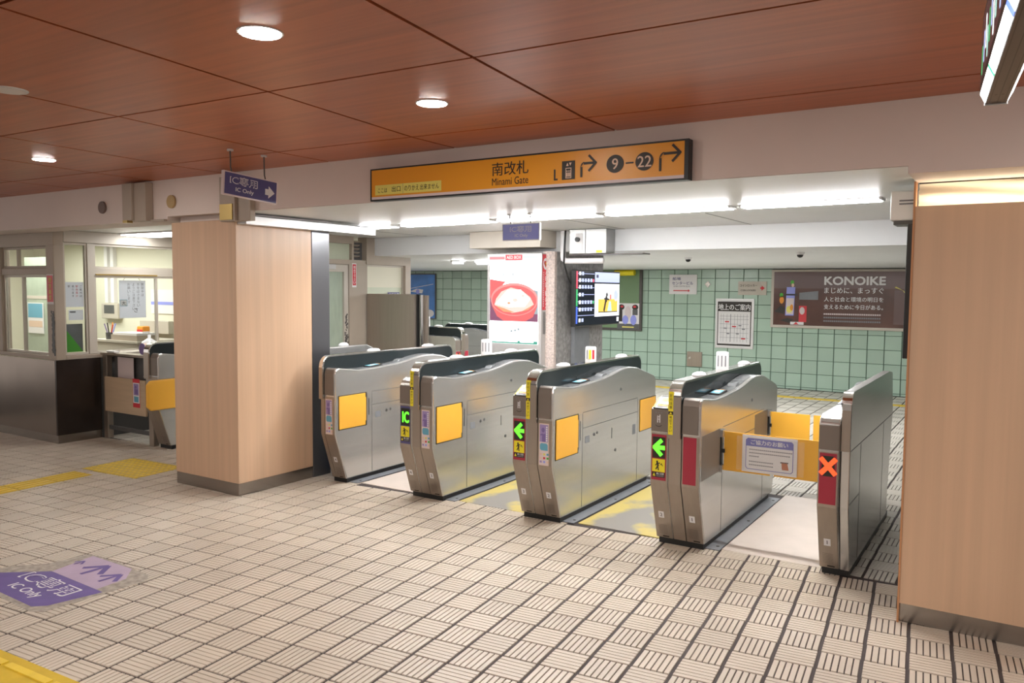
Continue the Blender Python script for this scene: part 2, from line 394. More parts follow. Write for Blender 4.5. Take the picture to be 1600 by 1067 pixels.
# ------------------------------------------------------------------ ceilings, beam, bulkhead
ZC = 2.44
def ceil_panels():
    mb = MB(); mb.m(M_CEIL); ud, vd = UD, VD
    ud = Vector((0.9993, 0.037, 0)); vd = Vector((-0.115, 0.9934, 0))
    vs_ = [2.50-1.16*i for i in range(8, -1, -1)] + [3.63]
    us = [-9.9, -8.8, -7.7, -6.6, -5.5, -4.65, -3.56, -2.505, -1.445, 1.7, 2.8, 3.9]
    yb = 3.955
    for i in range(len(us)-1):
        for j in range(len(vs_)):
            u0, u1 = us[i]+0.008, us[i+1]-0.008
            v0 = vs_[j]+0.007; v1 = (vs_[j+1]-0.007) if j+1 < len(vs_) else None
            if v1 is not None:
                q = [ud*u0+vd*v0, ud*u1+vd*v0, ud*u1+vd*v1, ud*u0+vd*v1]
                q = [Vector((p.x, min(p.y, yb), 0)) for p in q]
                if q[0].y >= yb and q[1].y >= yb: continue
            else:
                q = [ud*u0+vd*v0, ud*u1+vd*v0]
                if q[0].y > yb-0.005 or q[1].y > yb-0.005: continue
                q += [Vector((q[1].x, yb, 0)), Vector((q[0].x, yb, 0))]
            n = len(mb.v)
            mb.v += [(p.x, p.y, ZC) for p in q] + [(p.x, p.y, ZC+0.02) for p in q]
            for f in ((0,3,2,1),(0,1,5,4),(1,2,6,5),(2,3,7,6),(3,0,4,7)): mb.face([n+k for k in f])
    mb.m(M_GROOVE).box((-13, -8, ZC+0.015), (6, 4.2, ZC+0.06))
    return mb.build('ceiling')
struct(ceil_panels())

mb = MB(); mb.m(M_BEAM).box((-13, 3.92, 2.15), (4, 4.28, ZC+0.02))
mb.box((-0.452, 3.92, 2.117), (4, 4.279, 2.15)); mb.box((-13, 3.92, 2.122), (-5.765, 4.25, 2.15))
struct(mb.build('wall_beam'))
mb = MB(); mb.m(M_WHITE).box((-13, 4.281, 2.15), (4, 6.75, 2.3)); mb.box((-8.9, 6.75, 2.15), (-6.5, 8.2, 2.3)); struct(mb.build('ceiling.001'))
mb = MB(); mb.m(M_WHITE).poly([(-5.0, 3.925, 2.1485), (-0.455, 3.925, 2.1485), (-0.455, 4.29, 2.1485), (-5.0, 4.29, 2.1485)][::-1]); struct(mb.build('ceiling.002'))
mb = MB(); mb.m(M_BULK).box((-6.175, 6.76, 1.955), (4, 13.6, 2.3)); mb.box((-12.5, 7.45, 1.955), (-6.176, 13.6, 2.3)); struct(mb.build('wall_bulkhead'))
mb = MB(); mb.m(M_SEAM)
for x0 in (-5.4, -3.1, -1.95): mb.box((x0, 5.6, 2.1485), (x0+0.006, 6.74, 2.1505))
mb.box((-13, 13.2, 1.954), (4, 13.206, 1.956)); struct(mb.build('trim_1'))

# far green tiled wall, tile by tile
def green_wall():
    mb = MB(); tones = []
    mb.m(M_TGROUT).box((-13, 13.42, 0), (4, 13.62, 2.3)); tones += [1]*6
    mb.m(M_GREENT)
    x = -3.24 - 0.2435*36
    while x < 1.2:
        z = 0.04 - 0.22; k = 0
        while z < 1.95:
            z0 = max(z, 0.0); z1 = min(z+0.22, 1.955)
            if z1 - z0 > 0.02:
                n = len(mb.v); a, b, c, d = x+0.003, x+0.2435-0.003, z0+0.0008, z1-0.0008
                for px, pz, py in ((a,c,13.42),(b,c,13.42),(b,d,13.42),(a,d,13.42),(a+0.004,c+0.004,13.40),(b-0.004,c+0.004,13.40),(b-0.004,d-0.004,13.40),(a+0.004,d-0.004,13.40)):
                    mb.v.append((px, py, pz))
                tn = random.uniform(0.92, 1.08)
                for q in ((4,5,6,7),(0,1,5,4),(1,2,6,5),(2,3,7,6),(3,0,4,7)): mb.face([n+i for i in q]); tones.append(tn)
            z += 0.22
        x += 0.2435
    mb.tone = tones
    return mb.build('wall_back')
struct(green_wall())
mb = MB(); mb.m(M_BULK).box((-13, 13.2, 1.955-0.0), (4, 13.43, 2.0)); struct(mb.build('trim_2'))

# right wall: pale wood cladding with a lit cove of rippled panel above
mb = MB(); mb.m(M_WOOD).box((-0.448, 4.205, 0.095), (4, 4.235, 2.0)); mb.m(M_WOODE).box((-0.457, 4.20, 0.0), (-0.4485, 4.27, 2.115))
struct(mb.build('wall_right'))
mb = MB(); mb.m(M_GUNM).box((-0.45, 4.345, 0), (4, 6.0, 2.149)); struct(mb.build('wall_right.001'))
mb = MB(); mb.m(M_SKIRT).box((-0.4475, 4.222, 0), (4, 4.34, 0.094)); struct(mb.build('baseboard_right'))
def wave_panel():
    mb = MB(); mb.m(M_WAVE); nx, nz = 60, 16; n = 0
    for i in range(nx+1):
        for j in range(nz+1):
            x = -0.447 + 1.9*i/nx; z = 1.985 + 0.13*j/nz
            y = 4.315 + 0.0065*math.sin(z*95 + 1.6*math.sin(x*4.2) + x*3.0) + 0.003*math.sin(z*50 - x*6)
            mb.v.append((x, y, z))
    for i in range(nx):
        for j in range(nz):
            a = i*(nz+1)+j; mb.face((a, a+nz+1, a+nz+2, a+1))
    return mb.build('trim_3', smooth=True)
struct(wave_panel())
mb = MB(); mb.m(M_COVE).box((-0.44, 4.245, 1.97), (3.5, 4.275, 1.985)); tag(mb.build('cove_light', at=(0.3, 4.26, 1.97)), 'warm light strip hidden behind the right wood panel lighting the rippled cove', 'light')

# left pillar, pale wood on four sides with steel skirting
CX0, CX1, CY0, CY1 = -5.755, -4.98, 3.945, 4.70
mb = MB(); mb.m(M_WOOD).box((CX0, CY0, 0.095), (CX1, CY1, 2.10)); struct(mb.build('wall_pillar', bevel=0.004))
mb = MB(); mb.m(M_SKIRT).box((CX0+0.004, CY0+0.004, 0), (CX1-0.004, CY1, 0.0945)); struct(mb.build('baseboard_pillar'))
mb = MB(); mb.m(mat('jamb_steel', (0.16, 0.16, 0.17), 0.3, 0.8)).box((CX0+0.05, 4.701, 0), (CX1+0.003, 4.90, 2.09)); struct(mb.build('trim_4', bevel=0.004))
mb = MB(); mb.m(M_BEAM).box((CX0+0.01, 4.02, 2.1005), (CX1-0.005, 4.93, 2.1495)); struct(mb.build('trim_5'))
# shutter rail running in from the pillar head under the beam
mb = MB(); mb.m(M_ALU).box((-4.99, 3.96, 2.062), (-4.875, 5.36, 2.122)); mb.m(M_SEAM).box((-4.988, 3.97, 2.1225), (-4.868, 5.36, 2.131)); struct(mb.build('trim_6'))
# boxed metal end pieces on the beam
t = thing('shutter_box', 'grey brown metal box on the beam behind the hanging arrow sign', 'metal box', (-4.86, 3.86, 2.07))
MB().m(M_FRAME).box((-5.03, 3.845, 2.075), (-4.86, 3.918, 2.40)).build('housing', t, bevel=0.004)
MB().m(M_BRASS).box((-5.02, 3.838, 2.085), (-4.88, 3.8445, 2.20)).build('brass_plate', t)
MB().m(M_FRAME).box((-4.859, 3.87, 2.075), (-4.72, 3.918, 2.36)).build('side_cover', t, bevel=0.004)
t = thing('shutter_box', 'grey brown metal box on the beam between two round cover plates', 'metal box', (-6.1, 3.88, 2.11))
MB().m(M_FRAME).box((-6.24, 3.83, 2.125), (-6.11, 3.918, 2.425)).build('housing', t, bevel=0.004)
MB().m(M_FRAME).box((-6.109, 3.85, 2.118), (-5.95, 3.918, 2.425)).build('side_cover', t, bevel=0.004)
MB().m(M_BRASS).box((-6.225, 3.822, 2.108), (-6.16, 3.87, 2.128)).build('brass_latch', t)
MB().m(M_FRAME).box((-5.949, 3.89, 2.112), (-5.77, 3.918, 2.128)).build('rail', t)
for x, m_, lb in ((-6.66, M_DISC, 'round dark brown cover plate on the beam, left of the metal box'), (-5.70, M_TAN, 'round tan cover plate on the beam above the wood pillar')):
    o = MB().m(m_).disc((x, 3.90, 2.262), 'y', 0.052, 0.018).build('cover_plate', at=(x, 3.91, 2.262), bevel=0.003); tag(o, lb, 'cover plate')

# ------------------------------------------------------------------ main sign on the beam
t = thing('direction_sign', 'long amber sign board on the beam reading Minami Gate with exit arrows', 'sign', (-2.5, 3.88, 2.15))
SX0, SX1, SZ0, SZ1 = -3.555, -1.435, 2.148, 2.352
MB().m(M_BLACK).box((SX0, 3.862, SZ0), (SX1, 3.918, SZ1)).build('frame', t, bevel=0.002)
g = G((SX0, 3.8615, SZ0)); W = SX1-SX0
g.rect(0.014, 0.010, W-0.022, 0.026, M_PINKP, 0); g.rect(0.014, 0.026, W-0.022, 0.194, M_AMBER, 0); g.build('panel', t)
g = G((SX0, 3.8595, SZ0)); g.rect(0.045, 0.036, 0.575, 0.098, M_YELP, 0)
g.rect(0.275, 0.036, 0.277, 0.098, M_INKG, 1)
for s_, x, wd, h in (('ここは', 0.07, 0.075, 0.028), ('出口', 0.185, 0.07, 0.036), ('のりかえ', 0.287, 0.115, 0.034), ('出来ません', 0.412, 0.145, 0.034)):
    g.text(s_, x, 0.050, h, M_INK, 1, 'l', wd, 0.012)
g.build('sticker', t)['label'] = 'yellow paper sticker'
g = G((SX0, 3.8595, SZ0)); g.text('南改札', 1.065, 0.096, 0.075, M_INK, 0, 'c', 0.245, 0.012); g.text('Minami Gate', 1.065, 0.042, 0.042, M_INK, 0, 'c', 0.245, 0.006); g.build('lettering', t)
def bend(g, x, y, wd, h, m):                  # arrow that goes up and turns right
    th = 0.013
    g.rect(x, y, x+th, y+h*0.55, m, 0); g.ell(x+h*0.22+0.002, y+h*0.5, h*0.22+0.002, h*0.22+0.0085, m, 0, 10, 90, 180)
    g.ell(x+h*0.22+0.002, y+h*0.5, h*0.22-th, h*0.22-0.006, M_AMBER, 1, 10, 90, 180)
    yy = y+h*0.72; g.rect(x+h*0.2, yy-th/2, x+wd-0.01, yy+th/2, m, 0.5)
    g.line(x+wd-0.045, yy+0.042, x+wd, yy-0.003, th, m, 0.6); g.line(x+wd-0.045, yy-0.042, x+wd, yy+0.003, th, m, 0.7)
g = G((SX0, 3.8595, SZ0)); bend(g, 1.515, 0.052, 0.095, 0.10, M_INK); g.build('arrow', t); g = G((SX0, 3.8595, SZ0)); bend(g, 1.965, 0.052, 0.115, 0.12, M_INK); g.build('arrow', t)
g = G((SX0, 3.8595, SZ0))
g.rect(1.402, 0.045, 1.482, 0.145, M_INK, 0); g.rect(1.425, 0.052, 1.461, 0.108, M_PEACH, 1); g.rect(1.429, 0.056, 1.457, 0.104, M_INK, 2)
for i in range(3):
    g.rect(1.430+i*0.0095, 0.060, 1.437+i*0.0095, 0.082, M_PEACH, 3); g.ell(1.4335+i*0.0095, 0.090, 0.003, 0.004, M_PEACH, 3, 8)
g.poly([(1.428,0.118),(1.436,0.135),(1.444,0.118)], M_PEACH, 1); g.poly([(1.446,0.135),(1.454,0.118),(1.462,0.135)], M_PEACH, 1)
g.build('elevator_pictogram', t); g = G((SX0, 3.8595, SZ0)); g.rect(1.352, 0.045, 1.362, 0.105, M_INK, 0); g.rect(1.3621, 0.045, 1.376, 0.054, M_INK, 0); g.build('lettering', t)
for cx, s_ in ((1.720, '9'), (1.885, '22')):
    g = G((SX0, 3.8595, SZ0)); g.ell(cx, 0.108, 0.050, 0.047, M_INK, 0, 28); g.text(s_, cx, 0.080, 0.056, M_PEACH, 1, 'c', None, 0.02); g.build('exit_number', t)
g = G((SX0, 3.8595, SZ0)); g.rect(1.780, 0.103, 1.825, 0.111, M_INK, 0); g.build('dash', t)

# hanging IC signs
def ic_sign(label, o, r, wd, hh, board, edge, hang, arrow_on, tz):
    r = Vector(r).normalized(); n_ = r.cross(Vector((0, 0, 1))).normalized()
    t = thing('hanging_sign', label, 'sign', o)
    up = n_.cross(r); o3 = Vector(o); b = MB().m(edge); b.v = [tuple(o3+r*p+up*q-n_*d) for d in (0.001, 0.023) for p, q in ((0, 0), (wd, 0), (wd, hh), (0, hh))]
    for q in ((0,1,2,3),(7,6,5,4),(4,5,1,0),(5,6,2,1),(6,7,3,2),(7,4,0,3)): b.face(q)
    b.build('board', t)
    g = G(o, r, up); e = hh*0.05
    g.rect(e, e, wd-e, hh-e, board, 0); g.build('face', t)
    g = G((Vector(o)+n_*0.0012), r, up)
    tx = wd*0.36 if arrow_on else wd*0.5
    tw = wd*0.50 if arrow_on else wd*0.56
    g.text('IC専用', tx, hh*0.50, hh*0.34, M_INKW, 0, 'c', tw, 0.045); g.text('IC専用', tx, hh*0.52, hh*0.30, board, 1, 'c', tw*0.965, 0.0)
    g.text('IC Only', tx+wd*0.02, hh*0.16, hh*0.22, M_INKW, 0, 'c', wd*0.33 if arrow_on else wd*0.34, 0.02)
    g.build('lettering', t)
    if arrow_on:
        g = G((Vector(o)+n_*0.0012), r, up); cy = hh*0.46
        g.rect(wd*0.76, cy-hh*0.13, wd*0.83, cy+hh*0.13, M_INKW, 0); g.poly([(wd*0.825, cy+hh*0.27), (wd*0.825, cy-hh*0.27), (wd*0.945, cy)], M_INKW, 0); g.build('arrow', t)
    for x in hang:
        p = Vector(o)+r*x-n_*0.012
        MB().m(M_GUNM).tube([(p.x, p.y, p.z+hh-0.002), (p.x-0.01, p.y, p.z+hh+0.03), (p.x-0.012, p.y, tz-0.006)], 0.0045, 6).m(M_ALU).lathe([(0.02, -0.012), (0.02, -0.001)], (p.x-0.012, p.y, tz), 10).build('hanger_rod', t)
ic_sign('purple hanging sign with right arrow reading IC Only, hung from the wooden ceiling', (-4.12, 3.178, 2.159), (0, 1, -0.066), 0.414, 0.146, M_PURP, M_PINKP, (0.075, 0.335), True, ZC)
ic_sign('small violet hanging sign reading IC Only over the second lane', (-3.29, 5.0, 1.952), (1, 0, 0), 0.322, 0.125, M_PURPB, M_INKW, (0.07, 0.245), False, 2.15)

# ------------------------------------------------------------------ lamps in the wooden ceiling
for x, y, on, lb in ((-2.17, 1.83, True, 'lit round downlight in the wooden ceiling nearest the camera'), (-2.31, 2.92, True, 'lit round downlight above the amber direction sign'),
                     (-5.58, 2.88, True, 'lit round downlight at the left above the ticket office'), (-3.74, 1.79, False, 'unlit round downlight at the left edge of the wooden ceiling'),
                     (-1.9, 0.5, True, None), (-4.1, 0.6, True, None), (-6.9, 1.7, True, None), (0.9, 1.6, True, None), (0.9, 2.9, True, None)):
    t = thing('downlight', lb or 'round downlight in the hall ceiling outside the picture', 'light', (x, y, ZC), 'downlights in the wooden ceiling')
    MB().m(M_ALU).lathe([(0.074, -0.004), (0.076, -0.0015), (0.076, 0.0)], (x, y, ZC), 28).build('trim_ring', t, smooth=False)
    MB().m(M_DOWN if on else M_OFF).lathe([(0.066, -0.0055), (0.066, -0.0042)], (x, y, ZC), 28).build('lamp', t)
# fluorescent fixtures along the inner ceiling
lx = [(-5.12, -4.70), (-4.60, -3.60), (-3.55, -2.62), (-2.57, -1.63), (-1.57, -0.72)]
for i, (a, b) in enumerate(lx):
    f = lambda x: 5.46 - 0.068*(x+5.12)
    c = ((a+b)/2, f((a+b)/2)); d = Vector((1, -0.068, 0)).normalized()
    lbs = ['short fluorescent fixture at the left end of the light row over the gates', 'fluorescent fixture over the first lane, second from the left of its row', 'fluorescent fixture right above the small violet sign', 'fluorescent fixture over the open lane, second from the right of its row', 'fluorescent fixture at the right end of the light row']
    t = thing('fluorescent_light', lbs[i], 'light', (c[0], c[1], 2.15), 'fluorescent row over the gates')
    MB().m(M_WPL).obox(c, (d.x, d.y), ((b-a)/2, 0.06), 2.1436, 2.149).build('fixture_body', t)
    MB().m(M_TUBE).obox(c, (d.x, d.y), ((b-a)/2-0.015, 0.052), 2.1310, 2.1435).build('lamp', t)
    for s in (-1, 1): MB().m(M_WPL).obox((c[0]+s*d.x*((b-a)/2-0.007), c[1]+s*d.y*((b-a)/2-0.007)), (d.x, d.y), (0.007, 0.058), 2.134, 2.1435).build('end_cap', t)
MB_ = MB().m(M_ALU).prism([(-5.33, 5.42), (-5.13, 5.32), (-5.13, 5.50)], 'z', 2.09, 2.149); tag(MB_.build('bracket_plate', at=(-5.2, 5.4, 2.1)), 'white bracket plate at the left end of the fluorescent row', 'bracket')
t = thing('ceiling_light_panel', 'bright flat ceiling light panel over the passage left of the wood pillar', 'light', (-7.6, 5.1, 2.15))
MB().m(M_WPL).box((-8.10, 4.92, 2.135), (-7.15, 5.34, 2.149)).build('frame', t); MB().m(mat('panel_light', (1.0, 1.0, 0.98), 0.5, emit=9.0)).box((-8.08, 4.94, 2.125), (-7.17, 5.32, 2.1345)).build('lamp', t)
for (a, b, y, lb) in ((-6.25, -6.10, 8.35, 'short end of a far tube light under the bulkhead'), (-6.05, -4.9, 8.6, 'far tube light under the bulkhead behind the poster box')):
    t = thing('fluorescent_light', lb, 'light', ((a+b)/2, y, 1.955), 'tube lights behind the bulkhead')
    MB().m(M_WPL).box((a, y-0.06, 1.935), (b, y+0.06, 1.954)).build('fixture_body', t)
    MB().m(M_TUBE).box((a+0.01, y-0.035, 1.915), (b-0.01, y+0.035, 1.9345)).build('lamp', t, bevel=0.006)

# ------------------------------------------------------------------ ticket gates
PR = [(0.125, 0.036), (0.0, 0.415), (0.0, 0.73), (0.0, 0.905), (0.012, 0.94), (0.05, 0.95), (0.28, 0.922), (0.47, 0.925), (0.75, 0.940), (0.90, 0.958), (0.98, 0.972), (1.10, 0.987), (1.18, 0.990), (1.28, 0.985), (1.37, 0.975), (1.56, 0.925), (1.72, 0.880), (1.76, 0.855), (1.76, 0.40), (1.68, 0.036)]
PL = [(0.125, 0.036), (0.0, 0.415), (0.0, 0.73), (0.0, 0.872), (0.10, 0.925), (0.16, 0.935)] + PR[6:]
PI = [(0.125, 0.036), (0.0, 0.415), (0.0, 0.73), (0.0, 0.878), (0.02, 0.905), (0.06, 0.925), (0.20, 0.925)] + PR[7:]
SLU = (0, -0.125, 0.379)
def pict(g, x0, y0, wd, h):                    # yellow warning: a passenger stopped by the flaps
    g.rect(x0, y0, x0+wd, y0+h, M_YEL, 1)
    cx, cy = x0+wd*0.45, y0+h*0.5
    g.ell(cx-wd*0.06, cy+h*0.28, wd*0.075, h*0.085, M_INK, 2, 10)
    g.line(cx-wd*0.05, cy+h*0.22, cx+wd*0.02, cy-h*0.06, wd*0.15, M_INK, 2)
    g.line(cx, cy-h*0.05, cx+wd*0.05, cy-h*0.38, wd*0.09, M_INK, 2.2); g.line(cx-wd*0.01, cy-h*0.04, cx-wd*0.16, cy-h*0.33, wd*0.09, M_INK, 2.4)
    g.line(cx-wd*0.05, cy+h*0.16, cx-wd*0.2, cy-h*0.02, wd*0.07, M_INK, 2.6); g.line(cx, cy+h*0.14, cx+wd*0.17, cy+h*0.2, wd*0.07, M_INK, 2.8)
    g.line(cx+wd*0.26, cy+h*0.16, cx+wd*0.38, cy-h*0.02, wd*0.05, M_INK, 2); g.line(cx+wd*0.20, cy+h*0.05, cx+wd*0.30, cy+h*0.18, wd*0.05, M_INK, 2.2)
def gate(label, pos, rz=0.0, left=None, right=None, flat_right=False, flaps=(), closed=(), domes=(0.42, 1.28), strip=True, far=False, narrow=False, group='ticket gates in the row'):
    root = thing('ticket_gate', label, 'ticket gate', (0, 0, 0), group)
    fa, fb = (-0.045, 0.004) if flat_right else (0.0, 0.040) if narrow else (-0.040, 0.040)
    # fin between the two halves
    if flat_right:
        fp = [(0.125, 0.036), (0.03, 0.415), (0.02, 0.73), (0.02, 0.99)] + arc(0.09, 0.983, 0.07, 170, 90, 6) + [(1.45, 1.053), (1.60, 1.035), (1.68, 0.75), (1.55, 0.20), (1.53, 0.036)]
        fo = MB().m(M_STEEL).prism(fp, 'x', fa, fb).build('fin', root, bevel=0.006)
        s = MB().m(M_SEAM); s.prism([(0.04, 0.728), (1.66, 0.728), (1.66, 0.732), (0.04, 0.732)], 'x', fb, fb+0.0008)
        s.prism([(0.36, 0.05), (0.364, 0.05), (0.364, 0.727), (0.36, 0.727)], 'x', fb, fb+0.0008); s.prism([(1.25, 0.05), (1.254, 0.05), (1.254, 0.727), (1.25, 0.727)], 'x', fb, fb+0.0008)
        s.prism([(0.05, 0.43), (0.36, 0.43), (0.36, 0.434), (0.05, 0.434)], 'x', fb, fb+0.0008); s.build('panel_seam', fo)
        MB().m(M_STEELD).box((fa+0.002, 0.016, 0.73), (fb-0.002, 0.024, 0.955)).build('front_strip', fo)
        MB().m(M_CHROME).prism(arc(0.09, 0.983, 0.0725, 172, 95, 6)+arc(0.09, 0.983, 0.066, 95, 172, 6), 'x', fa-0.001, fb+0.001).build('corner_trim', fo)
    else:
        fp = [(-0.02, 0.70), (-0.02, 0.965)] + arc(0.07, 0.96, 0.09, 176, 90, 7) + [(1.64, 1.05)] + arc(1.64, 0.97, 0.08, 84, 8, 6) + [(1.72, 0.86), (1.40, 0.82), (0.03, 0.70)]
        gp = [(0.002, 0.71), (-0.006, 0.96)] + arc(0.072, 0.958, 0.078, 176, 90, 7) + [(1.64, 1.036)] + arc(1.64, 0.966, 0.07, 84, 8, 6) + [(1.71, 0.862), (1.40, 0.822), (0.03, 0.71)]
        fo = MB().m(M_CHROME).prism(fp, 'x', fa, fb).build('fin', root, bevel=0.003)
        MB().m(M_STEELD).box((fa+0.001, -0.0225, 0.70), (fb-0.001, -0.018, 0.955)).build('front_strip', fo)
        MB().m(M_STEELD).prism([(0.1235, 0.04), (0.001, 0.4145), (0.001, 0.6995), (0.05, 0.6995), (0.05, 0.42), (0.17, 0.04)], 'x', fa+0.001, fb-0.001).build('lower_strip', fo)
        MB().m(M_GLASSB).prism(gp, 'x', fa-0.0012, fb+0.0012).build('smoked_panel', fo)
        if strip:
            g = G((-0.037, -0.0228, 0.725)); g.rect(0, 0, 0.030, 0.122, M_YEL, 0); g.rect(0, 0.122, 0.030, 0.142, M_INK, 0); g.rect(0, 0.142, 0.030, 0.262, M_YEL, 0)
            g.poly([(0.006, 0.126), (0.015, 0.139), (0.024, 0.126)], M_YEL, 1)
            g.vtext('足元注意', 0.015, 0.250, 0.020, M_INK, 1, 1.2, 0.01); g.vtext('確認下さい', 0.015, 0.116, 0.017, M_INK, 1, 1.2, 0.01)
            g.build('warning_strip', root)['label'] = 'yellow warning strip'
    for y in domes:
        prof = [(0.075, 0.0), (0.073, 0.009), (0.060, 0.016), (0.04, 0.021), (0.01, 0.023)]
        MB().m(M_WPL).lathe(prof, ((fa+fb)/2, y, 1.0505), 18, 0.55, 1.0).build('sensor_dome', root, smooth=True)
    pl0 = MB().m(M_BLACK)
    x0 = -0.145 if left else fa+0.004; x1 = 0.145 if right else fb-0.004
    pl0.box((x0, 0.14, 0.0), (x1, 1.62, 0.037)); pl0.build('plinth', root)
    for side, o in ((-1, left), (1, right)):
        if not o: continue
        a, b = (fb+0.0015, 0.158) if side > 0 else (-0.158, fa-0.0015)
        prof = PR if side > 0 else (PL if o.get('slot') else PI)
        body = MB().m(M_STEEL).prism(prof, 'x', a, b).build('body', root, bevel=0.010, seg=3)
        ztop = 0.905 if side > 0 else 0.868
        cap = [(-0.004, 0.733), (-0.004, ztop), (0.008, ztop+0.034 if side > 0 else ztop+0.006), (0.03, ztop+0.047 if side > 0 else ztop+0.018), (0.03, 0.733)]
        MB().m(M_CAP).prism(cap, 'x', a+0.002, b-0.013 if side > 0 else b-0.002).build('front_cap', body, bevel=0.004)
        fpn = [(-0.003, 0.722), (-0.003, 0.4145), (0.1215, 0.04), (0.14, 0.04), (0.01, 0.43), (0.01, 0.722)]
        MB().m(M_STEELD).prism(fpn, 'x', a+0.004, b-0.006).build('front_panel', body, bevel=0.002)
        # deck
        dk = MB().m(M_DECK)
        top = [p for p in prof if p[0] > 0.2 and p[1] > 0.9 and p[0] < 1.4]
        for i in range(len(top)-1):
            (ya, za), (yb, zb) = top[i], top[i+1]
            dk.prism([(ya, za-0.004), (yb, zb-0.004), (yb, zb+0.0025), (ya, za+0.0025)], 'x', a+0.004, b-0.030 if side > 0 else b-0.004)
        dk.build('deck', body)
        # card reader and ticket exit on the deck
        xm = (a+b)/2 - 0.012*side
        if not far:
            rd = MB().m(M_BLACK).prism([(0.44, 0.9275), (0.60, 0.9335), (0.60, 0.946), (0.44, 0.936)], 'x', xm-0.038, xm+0.038).build('card_reader', body, bevel=0.003)
            g = G((xm-0.03, 0.45, 0.9366), (1, 0, 0), (0, 1, 0.062)); g.rect(0, 0, 0.06, 0.12, M_TEAL, 0); g.ell(0.03, 0.06, 0.02, 0.025, M_INKW, 1); g.rect(0.005, 0.123, 0.055, 0.135, M_ORNG, 1); g.build('reader_mark', rd)
            MB().m(M_DECK).prism([(0.80, 0.947), (0.88, 0.957), (0.88, 0.972), (0.83, 0.966)], 'x', xm-0.03, xm+0.03).build('ticket_exit', body, bevel=0.003)
        if o.get('slot'):
            s = MB().m(M_DECK); s.prism([(0.0, 0.874), (0.10, 0.927), (0.10, 0.933), (0.0, 0.880)], 'x', a+0.012, b-0.006); so = s.build('slot_unit', body)
            g = G((a, 0.0, 0.8805), (1, 0, 0), (0, 0.1, 0.053)); wd = b-a
            g.rect(0.03, 0.010, wd-0.014, 0.040, M_ORNG, 0); g.rect(0.03, 0.010, wd-0.014, 0.018, M_GUNM, 1); g.rect(0.013, 0, 0.022, 0.11, M_YEL, 0); g.rect(wd-0.016, 0, wd-0.008, 0.055, M_YEL, 0); g.rect(0.04, 0.066, wd-0.02, 0.108, M_YELP, 0)
            g.build('ticket_slot', so)
            g = G((a, -0.0045, 0.733)); cx = wd*0.45
            g.rect(cx-0.010, 0.055, cx-0.004, 0.098, M_INKW, 0); g.rect(cx+0.004, 0.055, cx+0.010, 0.105, M_INKW, 0); g.rect(cx-0.01, 0.088, cx+0.01, 0.094, M_INKW, 0); g.rect(cx-0.01, 0.074, cx+0.01, 0.079, M_INKW, 0)
            g.ell(cx, 0.042, 0.02, 0.012, M_INK, 0, 12, 180, 360); g.ell(cx, 0.044, 0.018, 0.010, M_CAP, 1, 12, 180, 360)
            for k in (-1, 0, 1): g.rect(cx+k*0.018-0.004, 0.115, cx+k*0.018+0.004, 0.120, M_INKG, 0)
            g.build('ticket_mark', body)
        # front displays and stickers
        wd = b-a; kind = o.get('front')
        if kind in ('arrow', 'ic', 'cross'):
            g = G((a+0.010, -0.0035, 0.432)); pw = wd-0.022 if side < 0 else wd-0.028
            g.rect(0, 0, pw, 0.283, M_PURP if kind == 'ic' else M_RED, 0); g.build('display_frame', body)
            if kind == 'cross':
                g = G((a+0.010, -0.0045, 0.432)); g.rect(0.012, 0.155, pw-0.010, 0.268, M_LEDBG, 0)
                cx, cy = pw/2+0.001, 0.211; q = 0.040
                g.line(cx-q, cy-q*1.12, cx+q, cy+q*1.12, 0.026, M_REDLED, 1); g.line(cx-q, cy+q*1.12, cx+q, cy-q*1.12, 0.026, M_REDLED, 1.5); g.build('cross_display', body)
            else:
                g = G((a+0.010, -0.0045, 0.432)); g.rect(0.006, 0.138, pw-0.006, 0.268, M_LEDBG, 0)
                if kind == 'ic': g.rect(pw*0.20, 0.160, pw*0.33, 0.242, M_GREEN, 1); g.text('C', pw*0.64, 0.161, 0.080, M_GREEN, 1, 'c', pw*0.46, 0.05)
                else:
                    cy = 0.203; g.rect(0.030, cy-0.013, pw-0.008, cy+0.013, M_GREEN, 1)
                    g.line(0.014, cy-0.004, 0.066, cy+0.048, 0.024, M_GREEN, 1.3); g.line(0.014, cy+0.004, 0.066, cy-0.048, 0.024, M_GREEN, 1.6)
                g.build('arrow_display' if kind == 'arrow' else 'lane_display', body)
                g = G((a+0.010, -0.0045, 0.432)); pict(g, 0.006, 0.052, pw-0.012, 0.080); g.rect(0.006, 0.018, pw-0.006, 0.050, M_INK, 1)
                g.poly([(0.010, 0.024), (0.019, 0.045), (0.028, 0.024)], M_YEL, 2); g.text('扉に注意', 0.034, 0.034, 0.014, M_INKW, 2, 'l', pw-0.046, 0.02); g.rect(0.034, 0.024, pw-0.012, 0.029, M_INKG, 2)
                g.build('warning_sticker', body)['label'] = 'yellow warning sticker'
        elif kind == 'poster':
            g = G((a+0.014, -0.0035, 0.418)); pw = wd-0.040; g.rect(0, 0, pw, 0.285, M_PEACH, 0); g.rect(0.003, 0.003, pw-0.003, 0.282, M_PINKP, 1)
            g.rect(0.006, 0.160, pw-0.006, 0.276, M_LILAC, 2); g.ell(pw*0.42, 0.240, 0.012, 0.016, M_LILACD, 3); g.rect(pw*0.32, 0.160, pw*0.66, 0.215, M_LILACD, 3); g.line(pw*0.15, 0.205, pw*0.4, 0.213, 0.01, M_LILACD, 3.3)
            for k in range(7): g.rect(pw*0.72, 0.165+k*0.015, pw*0.86, 0.176+k*0.015, M_INKW, 3)
            g.poly([(0.008, 0.112), (0.018, 0.102), (pw-0.008, 0.102), (pw-0.008, 0.140), (pw-0.018, 0.151), (0.018, 0.151), (0.008, 0.142)], M_TEAL, 2)
